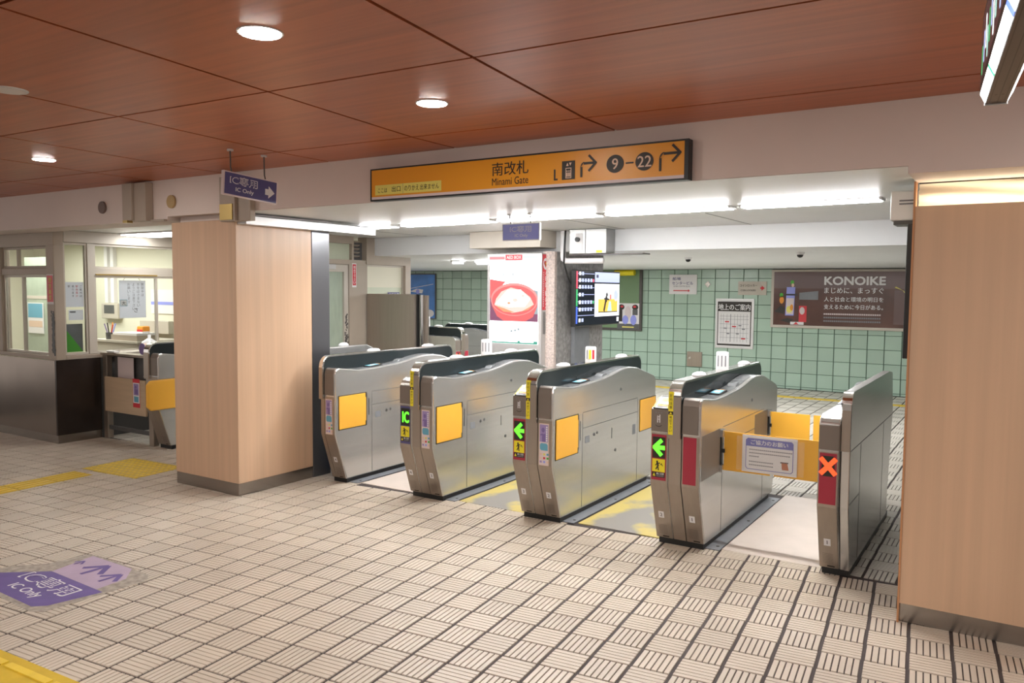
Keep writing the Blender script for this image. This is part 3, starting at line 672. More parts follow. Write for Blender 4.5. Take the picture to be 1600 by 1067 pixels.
            cols = [M_PEACH, M_YELP, M_TEAL, M_PEACH, M_SIGNR, M_LIME, M_LILAC, M_PURPB, M_PEACH]
            for k in range(9): g.rect(0.008+(k % 3)*0.026, 0.070-(k//3)*0.026, 0.024+(k % 3)*0.026, 0.084-(k//3)*0.026, cols[k], 2)
            g.build('sticker_poster', body)['label'] = 'pale poster with lilac top and teal band'
        elif kind == 'red':
            g = G((a+0.012, -0.0035, 0.428)); g.rect(0, 0, wd-0.034, 0.288, M_RED, 0); g.build('red_panel', body)
        if o.get('num'):
            g = G((a, -0.0035 + 0.125*(0.4145-0.20)/0.379, 0.20), (1, 0, 0), SLU, 0.001); cx = wd*0.46
            g.rect(cx-0.018, -0.022, cx+0.018, 0.024, M_INKW, 1); g.text(o['num'], cx, -0.011, 0.024, M_INK, 2, 'c', None, 0.02); g.build('number_plate', body)
        g = G((a, -0.0035 + 0.125*(0.4145-0.06)/0.379, 0.06), (1, 0, 0), SLU, 0.001)
        for k in range(7): g.rect(wd*0.22, 0.012+k*0.010, wd*0.72, 0.0145+k*0.010, M_CAP, 1)
        g.rect(wd*0.42, -0.012, wd*0.78, -0.004, M_INK, 1); g.build('vent', body)
        # side seams, service marks
        xs = b if side > 0 else a; e = 0.0008*side
        s = MB().m(M_SEAM)
        def sl(ya, za, yb, zb): s.box((xs, ya, za), (xs+e, yb, zb))
        sl(0.425, 0.05, 0.429, 0.72); sl(1.385, 0.05, 1.389, 0.72); sl(0.43, 0.612, 1.385, 0.616); sl(0.43, 0.725, 1.385, 0.7285)
        s.build('panel_seam', body)
        if side > 0 and not far:
            s = MB().m(M_DGREY); s.disc((xs, 0.61, 0.545), 'x', 0.012, 0.003, 14); s.disc((xs, 0.66, 0.55), 'x', 0.010, 0.003, 14); s.box((xs, 0.905, 0.47), (xs+0.002, 0.912, 0.55)); s.disc((xs, 0.975, 0.37), 'x', 0.012, 0.003, 14); s.disc((xs, 1.06, 0.83), 'x', 0.011, 0.003, 14)
            s.build('lock', body)
            s = MB().m(M_BLUEG); s.box((xs, 0.47, 0.50), (xs+0.0015, 0.535, 0.55)); s.box((xs, 1.29, 0.44), (xs+0.0015, 1.345, 0.52)); s.build('vent_grille', body)
            s = MB().m(M_BLUEG); s.box((xs-0.012, 0.17, 0.0), (xs+0.075, 1.64, 0.006)); s.m(M_DGREY)
            for y in (0.24, 0.9, 1.55): s.disc((xs+0.045, y, 0.006), 'z', 0.010, 0.003, 10)
            s.build('floor_strip', root)
        # stowed flaps
        if side < 0 and o.get('flaps'):
            for y0, y1, z0, z1 in ((0.040, 0.352, 0.455, 0.722), (1.432, 1.752, 0.447, 0.702)):
                MB().m(M_BLACK).box((xs-0.001, y0-0.006, z0-0.007), (xs+0.002, y1+0.012, z1+0.006)).build('flap_recess', body)
                MB().m(M_ORANGE).box((xs-0.0075, y0, z0), (xs-0.0012, y1, z1)).build('flap', root, bevel=0.002)
        if side > 0:
            for k in flaps:
                y0, y1, z0, z1 = (0.040, 0.352, 0.455, 0.722) if k == 0 else (1.432, 1.752, 0.447, 0.702)
                MB().m(M_BLACK).box((xs-0.002, y0-0.006, z0-0.007), (xs+0.001, y1+0.012, z1+0.006)).build('flap_recess', body)
                pts = [(y0, z0), (y1-0.008, z0), (y1-0.008, z0+0.035), (y1, z0+0.035), (y1, z1-0.035), (y1-0.008, z1-0.035), (y1-0.008, z1), (y0, z1)]
                MB().m(M_ORANGE).prism(pts, 'x', xs+0.0012, xs+0.0075).build('flap', root, bevel=0.002)
                if k == 0:
                    hb = MB().m(M_STEEL).box((xs, y1+0.016, z0+0.015), (xs+0.004, y1+0.058, z1-0.005)); hb.m(M_BLACK).box((xs+0.004, y1+0.030, z0+0.08), (xs+0.005, y1+0.038, z1-0.05)); hb.build('hinge_plate', body)
    for (s_, y, ln, z0, z1) in closed:
        xs = 0.158*s_
        if s_ > 0:
            MB().m(M_CAP).box((xs-0.002, y-0.37, z0-0.005), (xs+0.001, y-0.03, z1+0.02)).build('flap_recess', root)
            hb = MB().m(M_STEEL); hb.box((xs, y-0.035, z1-0.035), (xs+0.02, y+0.03, z1+0.01)); hb.box((xs, y-0.035, z0-0.01), (xs+0.02, y+0.03, z0+0.035)); hb.m(M_BLACK).box((xs, y-0.02, z0+0.036), (xs+0.009, y+0.015, z1-0.036)); hb.box((xs+0.009, y-0.012, (z0+z1)/2-0.012), (xs+0.026, y-0.0035, (z0+z1)/2+0.012)); hb.build('flap_hinge', root)
        MB().m(M_ORANGE).box((xs+0.018*s_ if s_ > 0 else xs, y-0.003, z0), (xs+ln*s_, y+0.003, z1)).build('flap', root, bevel=0.002)
    root.location = pos; root.rotation_euler = (0, 0, rz)
    return root
Y0 = 4.58
gate('narrow steel ticket gate beside the wood pillar, one yellow flap folded on its side', (-4.758, Y0, 0), right={'front': 'poster', 'num': '4'}, flaps=(0,), strip=False, narrow=True, domes=(0.6, 1.35))
gate('steel ticket gate with a green IC display on its front', (-3.768, Y0, 0), left={'front': 'ic', 'num': '4', 'flaps': True}, right={'front': 'poster', 'num': '3'}, flaps=(0,), domes=(0.5, 1.3))
gate('steel ticket gate with green arrow beside a pale poster, between the two yellow worn lanes', (-2.759, Y0, 0), left={'front': 'arrow', 'num': '3', 'slot': True, 'flaps': True}, right={'front': 'poster', 'num': '2'}, flaps=(0, 1), domes=(0.42, 1.40))
gate('steel ticket gate with green arrow beside a plain red panel', (-1.748, Y0, 0), left={'front': 'arrow', 'num': '2', 'slot': True, 'flaps': True}, right={'front': 'red', 'num': '1'}, closed=((1, 0.40, 0.31, 0.455, 0.705), (1, 1.52, 0.30, 0.485, 0.690)), domes=(0.40, 1.38))
gate('narrow steel ticket gate with the red cross display beside the right wall', (-0.763, Y0, 0), left={'front': 'cross', 'num': '1'}, flat_right=True, domes=(), closed=((-1, 0.40, 0.335, 0.455, 0.705), (-1, 1.52, 0.345, 0.485, 0.690)), strip=False)
gate('ticket gate seen behind the wood pillar beside the wooden fence board', (-7.125, 4.60, 0), right={'front': None}, flaps=(), strip=False, domes=(0.5,), group='ticket gates far behind and aside')
gate('far ticket gate with a small red cross display, behind the steel cabinet', (-6.62, 9.06, 0), math.pi/2, left={'front': 'cross'}, right={'front': 'red'}, flaps=(0,), strip=False, far=True, group='ticket gates far behind and aside')
gate('far ticket gate partly hidden by the poster box', (-5.95, 10.06, 0), math.pi/2, left={'front': None}, right={'front': None}, flaps=(0,), strip=False, far=True, group='ticket gates far behind and aside')
gate('far ticket gate peeking out right of the steel cabinet', (-7.30, 8.60, 0), math.pi/2, right={'front': None}, strip=False, far=True, domes=(), group='ticket gates far behind and aside')
# swung-open wide flap of the side gate
o = MB().m(M_ORANGE).prism([(4.50, 0.41), (5.35, 0.41), (5.35, 0.70), (4.50, 0.70), (4.46, 0.66), (4.46, 0.45)], 'x', -6.962, -6.935).build('swing_flap', at=(-6.95, 4.9, 0.41), bevel=0.012, seg=3)
tag(o, 'wide rounded yellow flap folded along the gate behind the wood pillar', 'gate flap')
# barrier behind the first gate
t = thing('steel_barrier', 'plain steel barrier panel between the wood pillar and the steel cabinet', 'barrier', (-5.32, 5.4, 0))
MB().m(M_STEEL).prism([(4.96, 0.0), (5.78, 0.0), (5.78, 1.02), (5.70, 1.055), (5.05, 1.055), (4.96, 1.04)], 'x', -5.36, -5.285).build('panel', t, bevel=0.01)
MB().m(M_WPL).lathe([(0.06, 0.0), (0.058, 0.012), (0.04, 0.025), (0.01, 0.031)], (-5.33, 5.42, 1.0555), 16, 0.55, 1.0).build('sensor_dome', t, smooth=True)

# notice in a clear sleeve clipped across the closed flaps
t = thing('notice_sheet', 'white notice sheet with blue heading clipped across the closed orange flaps', 'notice', (-1.285, 4.965, 0.46))
MB().m(M_PAPER).box((-1.452, 4.966, 0.468), (-1.118, 4.9685, 0.700)).build('sheet', t)
g = G((-1.452, 4.9655, 0.468)); W, Hh = 0.334, 0.232
g.poly([(0.022,0.03),(0.034,0.018),(W-0.034,0.018),(W-0.022,0.03),(W-0.022,Hh-0.03),(W-0.034,Hh-0.018),(0.034,Hh-0.018),(0.022,Hh-0.03)], mat('navy_print', (0.10, 0.11, 0.42), 0.5), 0)
g.poly([(0.026,0.032),(0.036,0.022),(W-0.036,0.022),(W-0.026,0.032),(W-0.026,Hh-0.068),(0.026,Hh-0.068)], M_PAPER, 1); g.build('border', t)
g = G((-1.452, 4.964, 0.468)); g.text('ご協力のお願い', W/2, Hh-0.057, 0.030, M_INKW, 0, 'c', 0.225, 0.02)
for i, (ln, sx) in enumerate(((0.26, 0.045), (0.25, 0.045), (0.05, 0.045), (0.14, 0.045), (0.15, 0.045))):
    yy = Hh-0.092-i*0.021-(0.012 if i > 2 else 0); x = sx
    while x < sx+ln: g.rect(x, yy, x+0.010, yy+0.007, M_INKG, 0); x += 0.0125
g.build('lettering', t)
MB().m(mat('rust_print', (0.50, 0.13, 0.03), 0.5)).prism([(-1.175, 0.552), (-1.165, 0.505), (-1.205, 0.505), (-1.21, 0.552)], 'y', 4.9635, 4.9643).m(M_INK).box((-1.216, 4.9635, 0.546), (-1.168, 4.9643, 0.553)).build('emblem', t)
MB().m(mat('clear_film', (0.9, 0.88, 0.85), 0.1, alpha=0.08)).box((-1.485, 4.957, 0.475), (-1.075, 4.9585, 0.69)).build('sleeve', t)
# white folded cards standing on the gate fins
def card(lb, x, y, z, wd, h, rz, yellow):
    t = thing('folded_card', lb, 'card', (x, y, z), 'folded cards standing on the gates')
    d = Vector((math.cos(rz), math.sin(rz))); n_ = Vector((d.y, -d.x)); b = MB().m(M_PAPER); k = 8
    ring = [(math.cos(2*math.pi*i/14)*wd/2, math.sin(2*math.pi*i/14)*wd*0.22) for i in range(14)]
    nn = len(b.v)
    for zz, sc in ((0, 1), (h*0.5, 1.0), (h*0.92, 0.98), (h, 0.80)):
        for px, py in ring: b.v.append((x+d.x*px*sc+n_.x*py*sc, y+d.y*px*sc+n_.y*py*sc, z+zz))
    for r_ in range(3):
        for i in range(14): j = (i+1) % 14; b.face((nn+r_*14+i, nn+r_*14+j, nn+r_*14+14+j, nn+r_*14+14+i)[::-1])
    b.face([nn+42+i for i in reversed(range(14))]); b.face([nn+i for i in range(14)])
    b.build('card', t)
    b = MB(); kk = 3
    for i, (px, m_) in enumerate(((-0.30, M_INKG), (-0.02, M_YEL if yellow else M_INKG), (0.26, M_INKR if yellow else M_INKG))):
        py = math.sqrt(max(0, 1-(px*2)**2))*wd*0.22+0.0008
        p = Vector((x, y))+d*px*wd+n_*py
        b.m(m_).obox((p.x, p.y), (d.x, d.y), (0.004 if m_ is M_INKG else 0.008, 0.0006), z+h*0.18, z+h*0.78)
    b.build('lettering', t)
card('white folded card on the gate with the red panel, below the map poster', -1.748, 5.45, 1.0503, 0.088, 0.125, 0.2, False)
card('white folded card with yellow stripe on the gate beneath the wall screen', -2.759, 5.43, 1.0503, 0.085, 0.115, 0.3, True)
card('white folded card on the gate with the IC display, below the poster box', -3.768, 5.50, 1.0503, 0.095, 0.125, 0.35, False)
card('small white folded card on the far gate with red cross', -7.25, 9.06, 1.0506, 0.09, 0.14, 0.9, False)
card('small white folded card on the far gate next to the poster box', -6.62, 10.06, 1.0503, 0.09, 0.14, 0.9, False)

# lane mats
def lane_mat(lb, x0, x1, y0, y1, m_, grp=None):
    t = MB().m(m_).box((x0, y0, -0.0045), (x1, y1, 0.0012)).build('lane_mat', at=((x0+x1)/2, (y0+y1)/2, 0)); return tag(t, lb, 'floor mat', 'floor mats in the gate lanes')
lane_mat('pale lane mat between the pillar gate and the IC display gate', -4.51, -3.94, 4.79, 6.37, M_MATP)
lane_mat('worn yellow lane mat right of the IC display gate', -3.52, -2.93, 4.79, 6.37, M_MATY)
lane_mat('worn yellow lane mat between the two green arrow gates', -2.51, -1.92, 4.79, 6.37, M_MATY)
lane_mat('pale pinkish lane mat under the closed orange flaps', -1.51, -0.935, 4.79, 6.37, M_MATP)

# ------------------------------------------------------------------ floor marks
t = thing('floor_sign', 'worn purple floor sign with IC Only lettering and arrows', 'floor sign', (-4.35, 2.3, 0))
o_ = Vector((-4.78, 2.005, 0.0006)); r_ = Vector((1, -0.025, 0)).normalized(); u_ = Vector((-r_.y, r_.x, 0))
g = G(o_, r_, u_, 0.0004)
g.poly([(-0.06,-0.02),(0.30,-0.03),(0.74,-0.035),(0.80,0.0),(0.81,0.30),(0.82,0.53),(0.74,0.585),(0.45,0.60),(0.14,0.585),(0.11,0.36),(-0.02,0.22)], M_WORN, 0); g.build('worn_edge', t)
g = G(o_, r_, u_, 0.0008); g.poly([(-0.05,0),(0.68,0.0),(0.735,0.05),(0.785,0.305),(0.255,0.308),(0.04,0.13)], M_PURPF, 0); g.build('purple_panel', t)
g = G(o_, r_, u_, 0.0008); g.poly([(0.256,0.309),(0.72,0.306),(0.70,0.48),(0.58,0.585),(0.19,0.575)], M_MAUVEF, 0); g.build('mauve_panel', t)
g = G(o_, r_, u_, 0.0012); g.text('IC専用', 0.43, 0.150, 0.115, M_INKW, 0, 'c', 0.48, 0.045); g.text('IC専用', 0.43, 0.156, 0.103, M_PURPF, 1, 'c', 0.465, 0.0); g.text('IC Only', 0.43, 0.045, 0.075, M_INKW, 0, 'c', 0.29, 0.02); g.build('lettering', t)
g = G(o_, r_, u_, 0.0012)
for cx, cy, s_ in ((0.43, 0.535, 1.0), (0.62, 0.50, 0.8), (0.24, 0.50, 0.4)):
    g.line(cx-0.09*s_, cy-0.10*s_, cx, cy, 0.034*s_, M_PURPF, 0); g.line(cx+0.09*s_, cy-0.10*s_, cx, cy, 0.034*s_, M_PURPF, 0.5); g.rect(cx-0.014*s_, cy-0.16*s_, cx+0.014*s_, cy-0.02*s_, M_PURPF, 0.8)
g.build('arrow', t)
def tactile(name, lb, c, ln, wd, ud, dots):
    t = thing(name, lb, 'tactile paving', (c[0], c[1], 0)); vd = Vector((-ud.y, ud.x, 0))
    b = MB().m(M_TACT).obox(c, (ud.x, ud.y), (ln/2, wd/2), -0.004, 0.002).m(M_TACTL)
    if dots:
        k = int(ln/0.06); kk = int(wd/0.06)
        for i in range(k):
            for j in range(kk):
                p = Vector((c[0], c[1], 0))+ud*(-ln/2+0.03+i*0.06)+vd*(-wd/2+0.03+j*0.06); b.lathe([(0.018, 0.002), (0.011, 0.007)], (p.x, p.y, 0), 8)
    else:
        seg = 0.30; k = max(1, int(round(ln/seg)))
        for i in range(k):
            for j in range(4):
                p = Vector((c[0], c[1], 0))+ud*(-ln/2+(i+0.5)*ln/k)+vd*(-wd/2+wd*(j+0.5)/4); b.obox((p.x, p.y), (ud.x, ud.y), (ln/k/2-0.012, 0.017), 0.002, 0.007)
    b.build('slab', t); return t
tactile('tactile_paving', 'yellow ribbed tactile strip leading left from the pillar', (-6.66, 3.10), 1.25, 0.26, (Vector((-6.62, 3.80, 0))-Vector((-6.62, 2.95, 0))).normalized()*0.97+Vector((-0.06, 0, 0)), False)
tactile('tactile_paving', 'yellow dotted tactile pad left of the wood pillar', (-6.53, 4.06), 0.72, 0.50, Vector((0.995, 0.06, 0)).normalized(), True)
tactile('tactile_paving', 'yellow ribbed tactile strip at the bottom left corner', (-3.70, 1.42), 1.6, 0.50, Vector((0.985, 0.17*0-0.0+0.05, 0)).normalized(), False)
tactile('tactile_paving', 'pale yellow tactile line along the far green wall', (-3.0, 12.35), 5.2, 0.16, Vector((1, 0, 0)), False)

# ------------------------------------------------------------------ centre pillar, AED lightbox, screen
mb = MB(); mb.m(M_FRAMEL).box((-4.63, 6.45, 1.99), (-3.82, 6.755, 2.1495)); struct(mb.build('trim_7', bevel=0.004))
mb = MB(); mb.m(M_GRAN).box((-4.42, 6.64, 0), (-3.76, 7.66, 1.954)); mb.m(M_GRANLIT).prism([(-3.86, 6.58), (-3.80, 6.58), (-3.758, 6.62), (-3.758, 6.66), (-3.86, 6.66)], 'z', 0, 1.954); struct(mb.build('wall_centre_pillar'))
t = thing('lightbox', 'glowing poster lightbox with a red rice bowl picture below an AED BOX header', 'lightbox', (-4.13, 6.5, 0))
AX0, AX1 = -4.45, -3.83
MB().m(M_ALU).box((AX0, 6.5, 0.0), (AX1, 6.638, 1.935)).build('cabinet', t, bevel=0.004)
g = G((AX0, 6.4995, 0)); Wd = AX1-AX0
g.rect(0.035, 1.07, Wd-0.035, 1.845, M_LBW, 0); g.build('poster_panel', t)
g = G((AX0, 6.4985, 0))
g.rect(0.036, 1.285, Wd-0.036, 1.62, M_LBT, 0); g.poly([(0.036,1.62),(Wd-0.036,1.62),(Wd-0.036,1.58),(0.40,1.66),(0.036,1.66)], M_LBW, 0.3); g.poly([(0.036,1.50),(0.22,1.665),(0.036,1.69)], M_LBR, 0.5)
g.rect(Wd-0.09, 1.36, Wd-0.036, 1.62, M_LBK, 0.2)
g.poly([(0.045,1.50),(0.06,1.43),(0.12,1.33),(0.20,1.2855),(0.44,1.2855),(0.53,1.33),(0.575,1.43),(0.583,1.50)], M_LBR, 1.2)
g.ell(0.315, 1.495, 0.268, 0.158, M_LBP, 2, 40); g.ell(0.315, 1.487, 0.252, 0.142, M_LBR, 3, 40)
g.poly([(0.09,1.44),(0.16,1.40),(0.30,1.365),(0.44,1.39),(0.54,1.45),(0.50,1.52),(0.40,1.585),(0.28,1.61),(0.17,1.57),(0.11,1.50)], M_LBC, 4)
g.poly([(0.10,1.45),(0.24,1.585),(0.39,1.59),(0.50,1.50),(0.44,1.43),(0.26,1.42)], M_LBW, 5)
g.poly([(0.10,1.435),(0.20,1.41),(0.33,1.37),(0.20,1.375)], M_LBO, 6); g.poly([(0.40,1.38),(0.54,1.45),(0.48,1.40)], M_LBO, 6); g.ell(0.33, 1.49, 0.03, 0.018, M_LBC, 6); g.ell(0.26, 1.46, 0.02, 0.012, M_LBO, 6.3); g.ell(0.42, 1.53, 0.02, 0.012, M_LBC, 6.3)
g.rect(0.036, 1.07, Wd-0.036, 1.275, M_LBW, 7); g.rect(0.036, 1.071, Wd-0.036, 1.10, M_LBG, 8); g.rect(0.06, 1.085, 0.36, 1.12, M_LBW, 9); g.rect(0.39, 1.085, 0.54, 1.12, M_LBW, 9)
for i in range(5): g.rect(0.05+i*0.035, 1.175, 0.058+i*0.035, 1.175+0.03+0.012*((i*7) % 4), M_LBG, 8)
for i in range(3): g.rect(0.28+i*0.04, 1.18+0.01*i, 0.305+i*0.04, 1.20+0.01*i, M_LBK, 8)
g.poly([(0.46,1.18),(0.54,1.165),(0.555,1.22),(0.475,1.235)], M_LBK, 8); g.poly([(0.466,1.186),(0.535,1.172),(0.548,1.216),(0.480,1.229)], M_LBW, 9)
for i, x in enumerate((0.19, 0.25, 0.30, 0.345)): g.rect(x, 1.72+0.01*(i % 2), x+0.012, 1.75, M_LBK, 8)
g.build('poster_picture', t)
g = G((AX0, 6.4985, 0)); g.rect(0.215, 1.872, 0.405, 1.925, M_SIGNR, 0); g.text('AED BOX', 0.31, 1.884, 0.030, M_INKW, 1, 'c', 0.165, 0.02)
g.rect(0.03, 1.880, 0.205, 1.907, mat('pink_print', (0.62, 0.22, 0.24), 0.5), 0)
for i in range(9): g.rect(0.415+i*0.018, 1.897, 0.428+i*0.018, 1.905, M_TEAL, 0)
g.build('header_lettering', t)
g = G((AX1+0.0005, 6.5, 0), (0, 1, 0), (0, 0, 1)); g.rect(0.012, 1.40, 0.125, 1.925, M_SIGNR, 0); g.ell(0.068, 1.835, 0.045, 0.055, M_INKW, 1)
g.ell(0.055, 1.845, 0.017, 0.02, M_SIGNR, 2); g.ell(0.081, 1.845, 0.017, 0.02, M_SIGNR, 2); g.poly([(0.039,1.84),(0.097,1.84),(0.068,1.80)], M_SIGNR, 2); g.poly([(0.074,1.862),(0.060,1.835),(0.070,1.835),(0.064,1.815),(0.080,1.842),(0.070,1.842)], M_YEL, 3)
for ch, yy in zip('AEDBOX', (1.735, 1.675, 1.615, 1.535, 1.475, 1.415)): g.text(ch, 0.085, yy, 0.045, M_INKW, 1, 'c', 0.036, 0.02)
for i in range(16): g.rect(0.028, 1.43+i*0.021, 0.042, 1.445+i*0.021, M_PINKP, 1)
g.build('side_label', t)['label'] = 'red side label with white heart'
g = G((AX1+0.0005, 6.5, 0), (0, 1, 0), (0, 0, 1))
for i in range(6): g.rect(0.03+i*0.012, 1.17, 0.036+i*0.012, 1.38, M_SEAM, 0)
g.build('vent', t)

t = thing('wall_screen', 'wide information screen on the right side of the granite pillar', 'screen', (-3.66, 7.2, 1.5))
TX = -3.63; TY0, TY1, TZ0, TZ1 = 6.80, 7.80, 1.235, 1.785
MB().m(M_BLACK).box((TX-0.05, TY0, TZ0), (TX, TY1, TZ1)).build('housing', t, bevel=0.006)
MB().m(M_GUNM).box((-3.757, 7.1, 1.35), (TX-0.051, 7.45, 1.66)).build('bracket', t)
g = G((TX+0.0002, TY0, TZ0), (0, 1, 0), (0, 0, 1)); g.rect(0.012, 0.012, 0.988, 0.538, M_SCRD, 0)
g.rect(0.012, 0.37, 0.045, 0.538, M_SCRR, 1); g.rect(0.012, 0.20, 0.045, 0.365, M_SCRG, 1); g.rect(0.012, 0.03, 0.045, 0.195, M_SCRB, 1)
for i in range(7): g.rect(0.045, 0.105+i*0.068, 0.40, 0.110+i*0.068, M_SCRL, 1)
for i, yy in enumerate((0.50, 0.435, 0.37, 0.295, 0.22, 0.15, 0.045)):
    for k in range(5 if i % 3 else 2): g.rect(0.07+k*0.06, yy, 0.11+k*0.06, yy+0.034, M_SCRL if k else M_SCR, 2)
g.rect(0.36, 0.435, 0.39, 0.465, M_SCRR, 3); g.rect(0.36, 0.222, 0.39, 0.25, M_SCRG, 3)
g.rect(0.41, 0.435, 0.985, 0.535, M_SCRL, 1); g.rect(0.41, 0.09, 0.985, 0.42, M_SCR, 1); g.rect(0.44, 0.48, 0.49, 0.51, M_PURP, 2)
g.rect(0.49, 0.135, 0.94, 0.265, M_SCRY, 2); g.rect(0.49, 0.127, 0.94, 0.137, M_GUNM, 3); g.ell(0.90, 0.30, 0.05, 0.06, M_SCRL, 2)
g.line(0.62, 0.14, 0.66, 0.25, 0.035, M_INK, 3); g.line(0.66, 0.24, 0.68, 0.29, 0.05, M_INK, 3.2); g.ell(0.685, 0.31, 0.022, 0.022, M_INK, 3.4); g.line(0.62, 0.27, 0.74, 0.26, 0.018, M_INK, 3.5); g.poly([(0.70,0.14),(0.80,0.14),(0.78,0.24),(0.74,0.24)], M_SCRM, 3); g.ell(0.77, 0.285, 0.025, 0.03, M_LBP, 3.3); g.rect(0.93, 0.03, 0.975, 0.075, M_SCR, 2)
g.build('display', t)
t = thing('control_box', 'steel control box fixed under the ceiling right of the granite pillar', 'control box', (-3.4, 6.66, 1.92))
MB().m(mat('dull_box_steel', (0.40, 0.40, 0.39), 0.3, 0.6, var=0.1, vscale=6)).box((-3.58, 6.57, 1.925), (-3.20, 6.754, 2.148)).build('housing', t, bevel=0.004)
MB().m(M_SEAM).box((-3.415, 6.5685, 1.93), (-3.405, 6.5695, 2.145)).build('door_gap', t)
b = MB().m(M_PAPER).box((-3.51, 6.566, 1.96), (-3.44, 6.5695, 2.11)); b.m(M_BLACK).disc((-3.485, 6.54, 2.055), 'y', 0.022, 0.026, 12); b.build('switch', t)
MB().m(M_YEL).box((-3.30, 6.568, 1.932), (-3.24, 6.5695, 1.955)).build('sticker', t)
MB().m(M_GUNM).box((-3.60, 6.60, 1.915), (-2.85, 6.754, 1.9245)).build('shelf_bracket', t)
o = MB().m(M_PAPER).tube([(-3.665, 6.61, 2.14), (-3.665, 6.61, 1.91), (-3.655, 6.60, 1.88), (-3.63, 6.60, 1.862), (-3.58, 6.60, 1.86), (-3.24, 6.60, 1.86)], 0.026, 10).build('conduit', at=(-3.66, 6.6, 2.0), smooth=True); tag(o, 'white conduit bending round below the control box beside the pillar', 'conduit')
o = MB().m(M_BLACK).tube([(-3.60, 6.535, 2.14), (-3.605, 6.53, 2.0), (-3.61, 6.53, 1.84), (-3.625, 6.62, 1.74), (-3.66, 6.76, 1.66)], 0.009, 8).build('cable', at=(-3.6, 6.55, 2.0), smooth=True); tag(o, 'black cable hanging down to the wall screen', 'cable')
o = MB().m(M_BLUEG).box((-3.757, 6.96, 0.0), (-3.72, 7.28, 1.34)).build('cable_duct', at=(-3.74, 7.1, 0)); tag(o, 'grey cable duct below the wall screen on the pillar', 'cable duct')

# ------------------------------------------------------------------ things on the far wall (its face is at y = 13.4)
FW = 13.399
def wall_board(name, lb, cat, x0, x1, z0, z1, m_, d=0.02):
    t = thing(name, lb, cat, ((x0+x1)/2, FW, z0)); MB().m(m_).box((x0, FW-d, z0), (x1, FW, z1)).build('board', t); return t, G((x0, FW-d-0.0005, z0), step=0.0015)
t, g = wall_board('wall_sign', 'white wall sign with blue text and a long red arrow', 'sign', -5.275, -4.775, 1.525, 1.865, M_PAPER)
g.text('船場', 0.06, 0.245, 0.05, M_PURP, 1, 'l', 0.15, 0.02); g.text('センタービル', 0.055, 0.165, 0.055, M_PURP, 1, 'l', 0.38, 0.02); g.text('SEMBA CENTER BLDG', 0.08, 0.125, 0.025, M_INKG, 1, 'l', 0.30)
g.build('lettering', t); g = G((-5.275, FW-0.0215, 1.525), step=0.0015); arrow(g, 0.38, 0.062, 0.30, 0.05, M_INKR); g.build('arrow', t)
t, g = wall_board('wall_sign', 'small cream locker sign with a red arrow beside the long billboard', 'sign', -4.055, -3.585, 1.525, 1.75, M_FRAMEL)
g.text('コインロッカー', 0.03, 0.135, 0.042, M_INK, 1, 'l', 0.29, 0.02); g.text('COIN LOCKERS', 0.045, 0.062, 0.03, M_INK, 1, 'l', 0.25, 0.01); g.build('lettering', t)
g = G((-4.055, FW-0.0215, 1.525), step=0.0015); arrow(g, 0.445, 0.115, 0.075, 0.085, M_INKR); g.build('arrow', t)
t, g = wall_board('map_poster', 'white street map poster with black heading on the green wall', 'poster', -4.43, -3.78, 0.62, 1.46, M_ALU)
g.rect(0.025, 0.03, 0.625, 0.81, M_PAPER, 0); g.rect(0.035, 0.045, 0.61, 0.79, M_INK, 1); g.rect(0.05, 0.075, 0.595, 0.625, M_PAPER, 2); g.build('sheet', t)
g = G((-4.43, FW-0.025, 0.62), step=0.0015); g.text('地上のご案内', 0.322, 0.645, 0.105, M_INKW, 1, 'c', 0.54, 0.02); g.build('lettering', t)
g = G((-4.43, FW-0.025, 0.62), step=0.0015)
for x in (0.10, 0.14, 0.20, 0.26, 0.33, 0.38, 0.43, 0.48, 0.54): g.rect(x, 0.11, x+(0.010 if x == 0.26 else 0.004), 0.58, M_INKG, 1)
for y in (0.18, 0.26, 0.34, 0.41, 0.49, 0.54): g.rect(0.08, y, 0.57, y+0.004, M_INKG, 1)
for x, y in ((0.17, 0.44), (0.29, 0.36), (0.45, 0.16)): g.rect(x, y, x+0.07, y+0.02, M_INKR, 2)
for x, y in ((0.2, 0.24), (0.36, 0.24), (0.46, 0.32), (0.40, 0.38), (0.15, 0.33)): g.rect(x, y, x+0.05, y+0.018, M_INKG, 2)
g.build('street_map', t)
t = thing('billboard', 'long framed brown billboard with white lettering on the green wall', 'billboard', (-2.3, FW, 1.0))
BX0, BX1, BZ0, BZ1 = -3.50, -0.60, 1.00, 1.945
MB().m(M_FRAMEL).box((BX0, FW-0.05, BZ0), (BX1, FW, BZ1)).build('frame', t, bevel=0.006)
g = G((BX0, FW-0.051, BZ0), step=0.0015); g.rect(0.045, 0.045, 2.855, 0.905, M_BROWN, 0); g.rect(0.045, 0.64, 2.855, 0.905, M_BROWNG, 0.5); g.build('print', t)
g = G((BX0, FW-0.054, BZ0), step=0.0015); g.text('KONOIKE', 0.83, 0.70, 0.125, M_INKW, 1, 'l', 0.88, 0.06)
for s_, yy, h in (('まじめに、まっすぐ', 0.565, 0.09), ('人と社会と環境の明日を', 0.435, 0.075), ('支えるために今日がある。', 0.315, 0.075)): g.text(s_, 0.83, yy, h, M_INKW, 1, 'l', 0.86, 0.015)
for r in range(3):
    for k in range(27): g.rect(0.83+k*0.031, 0.225-r*0.055, 0.855+k*0.031, 0.25-r*0.055, M_INKG if r else M_PINKP, 1)
g.build('lettering', t)
g = G((BX0, FW-0.054, BZ0), step=0.0015)
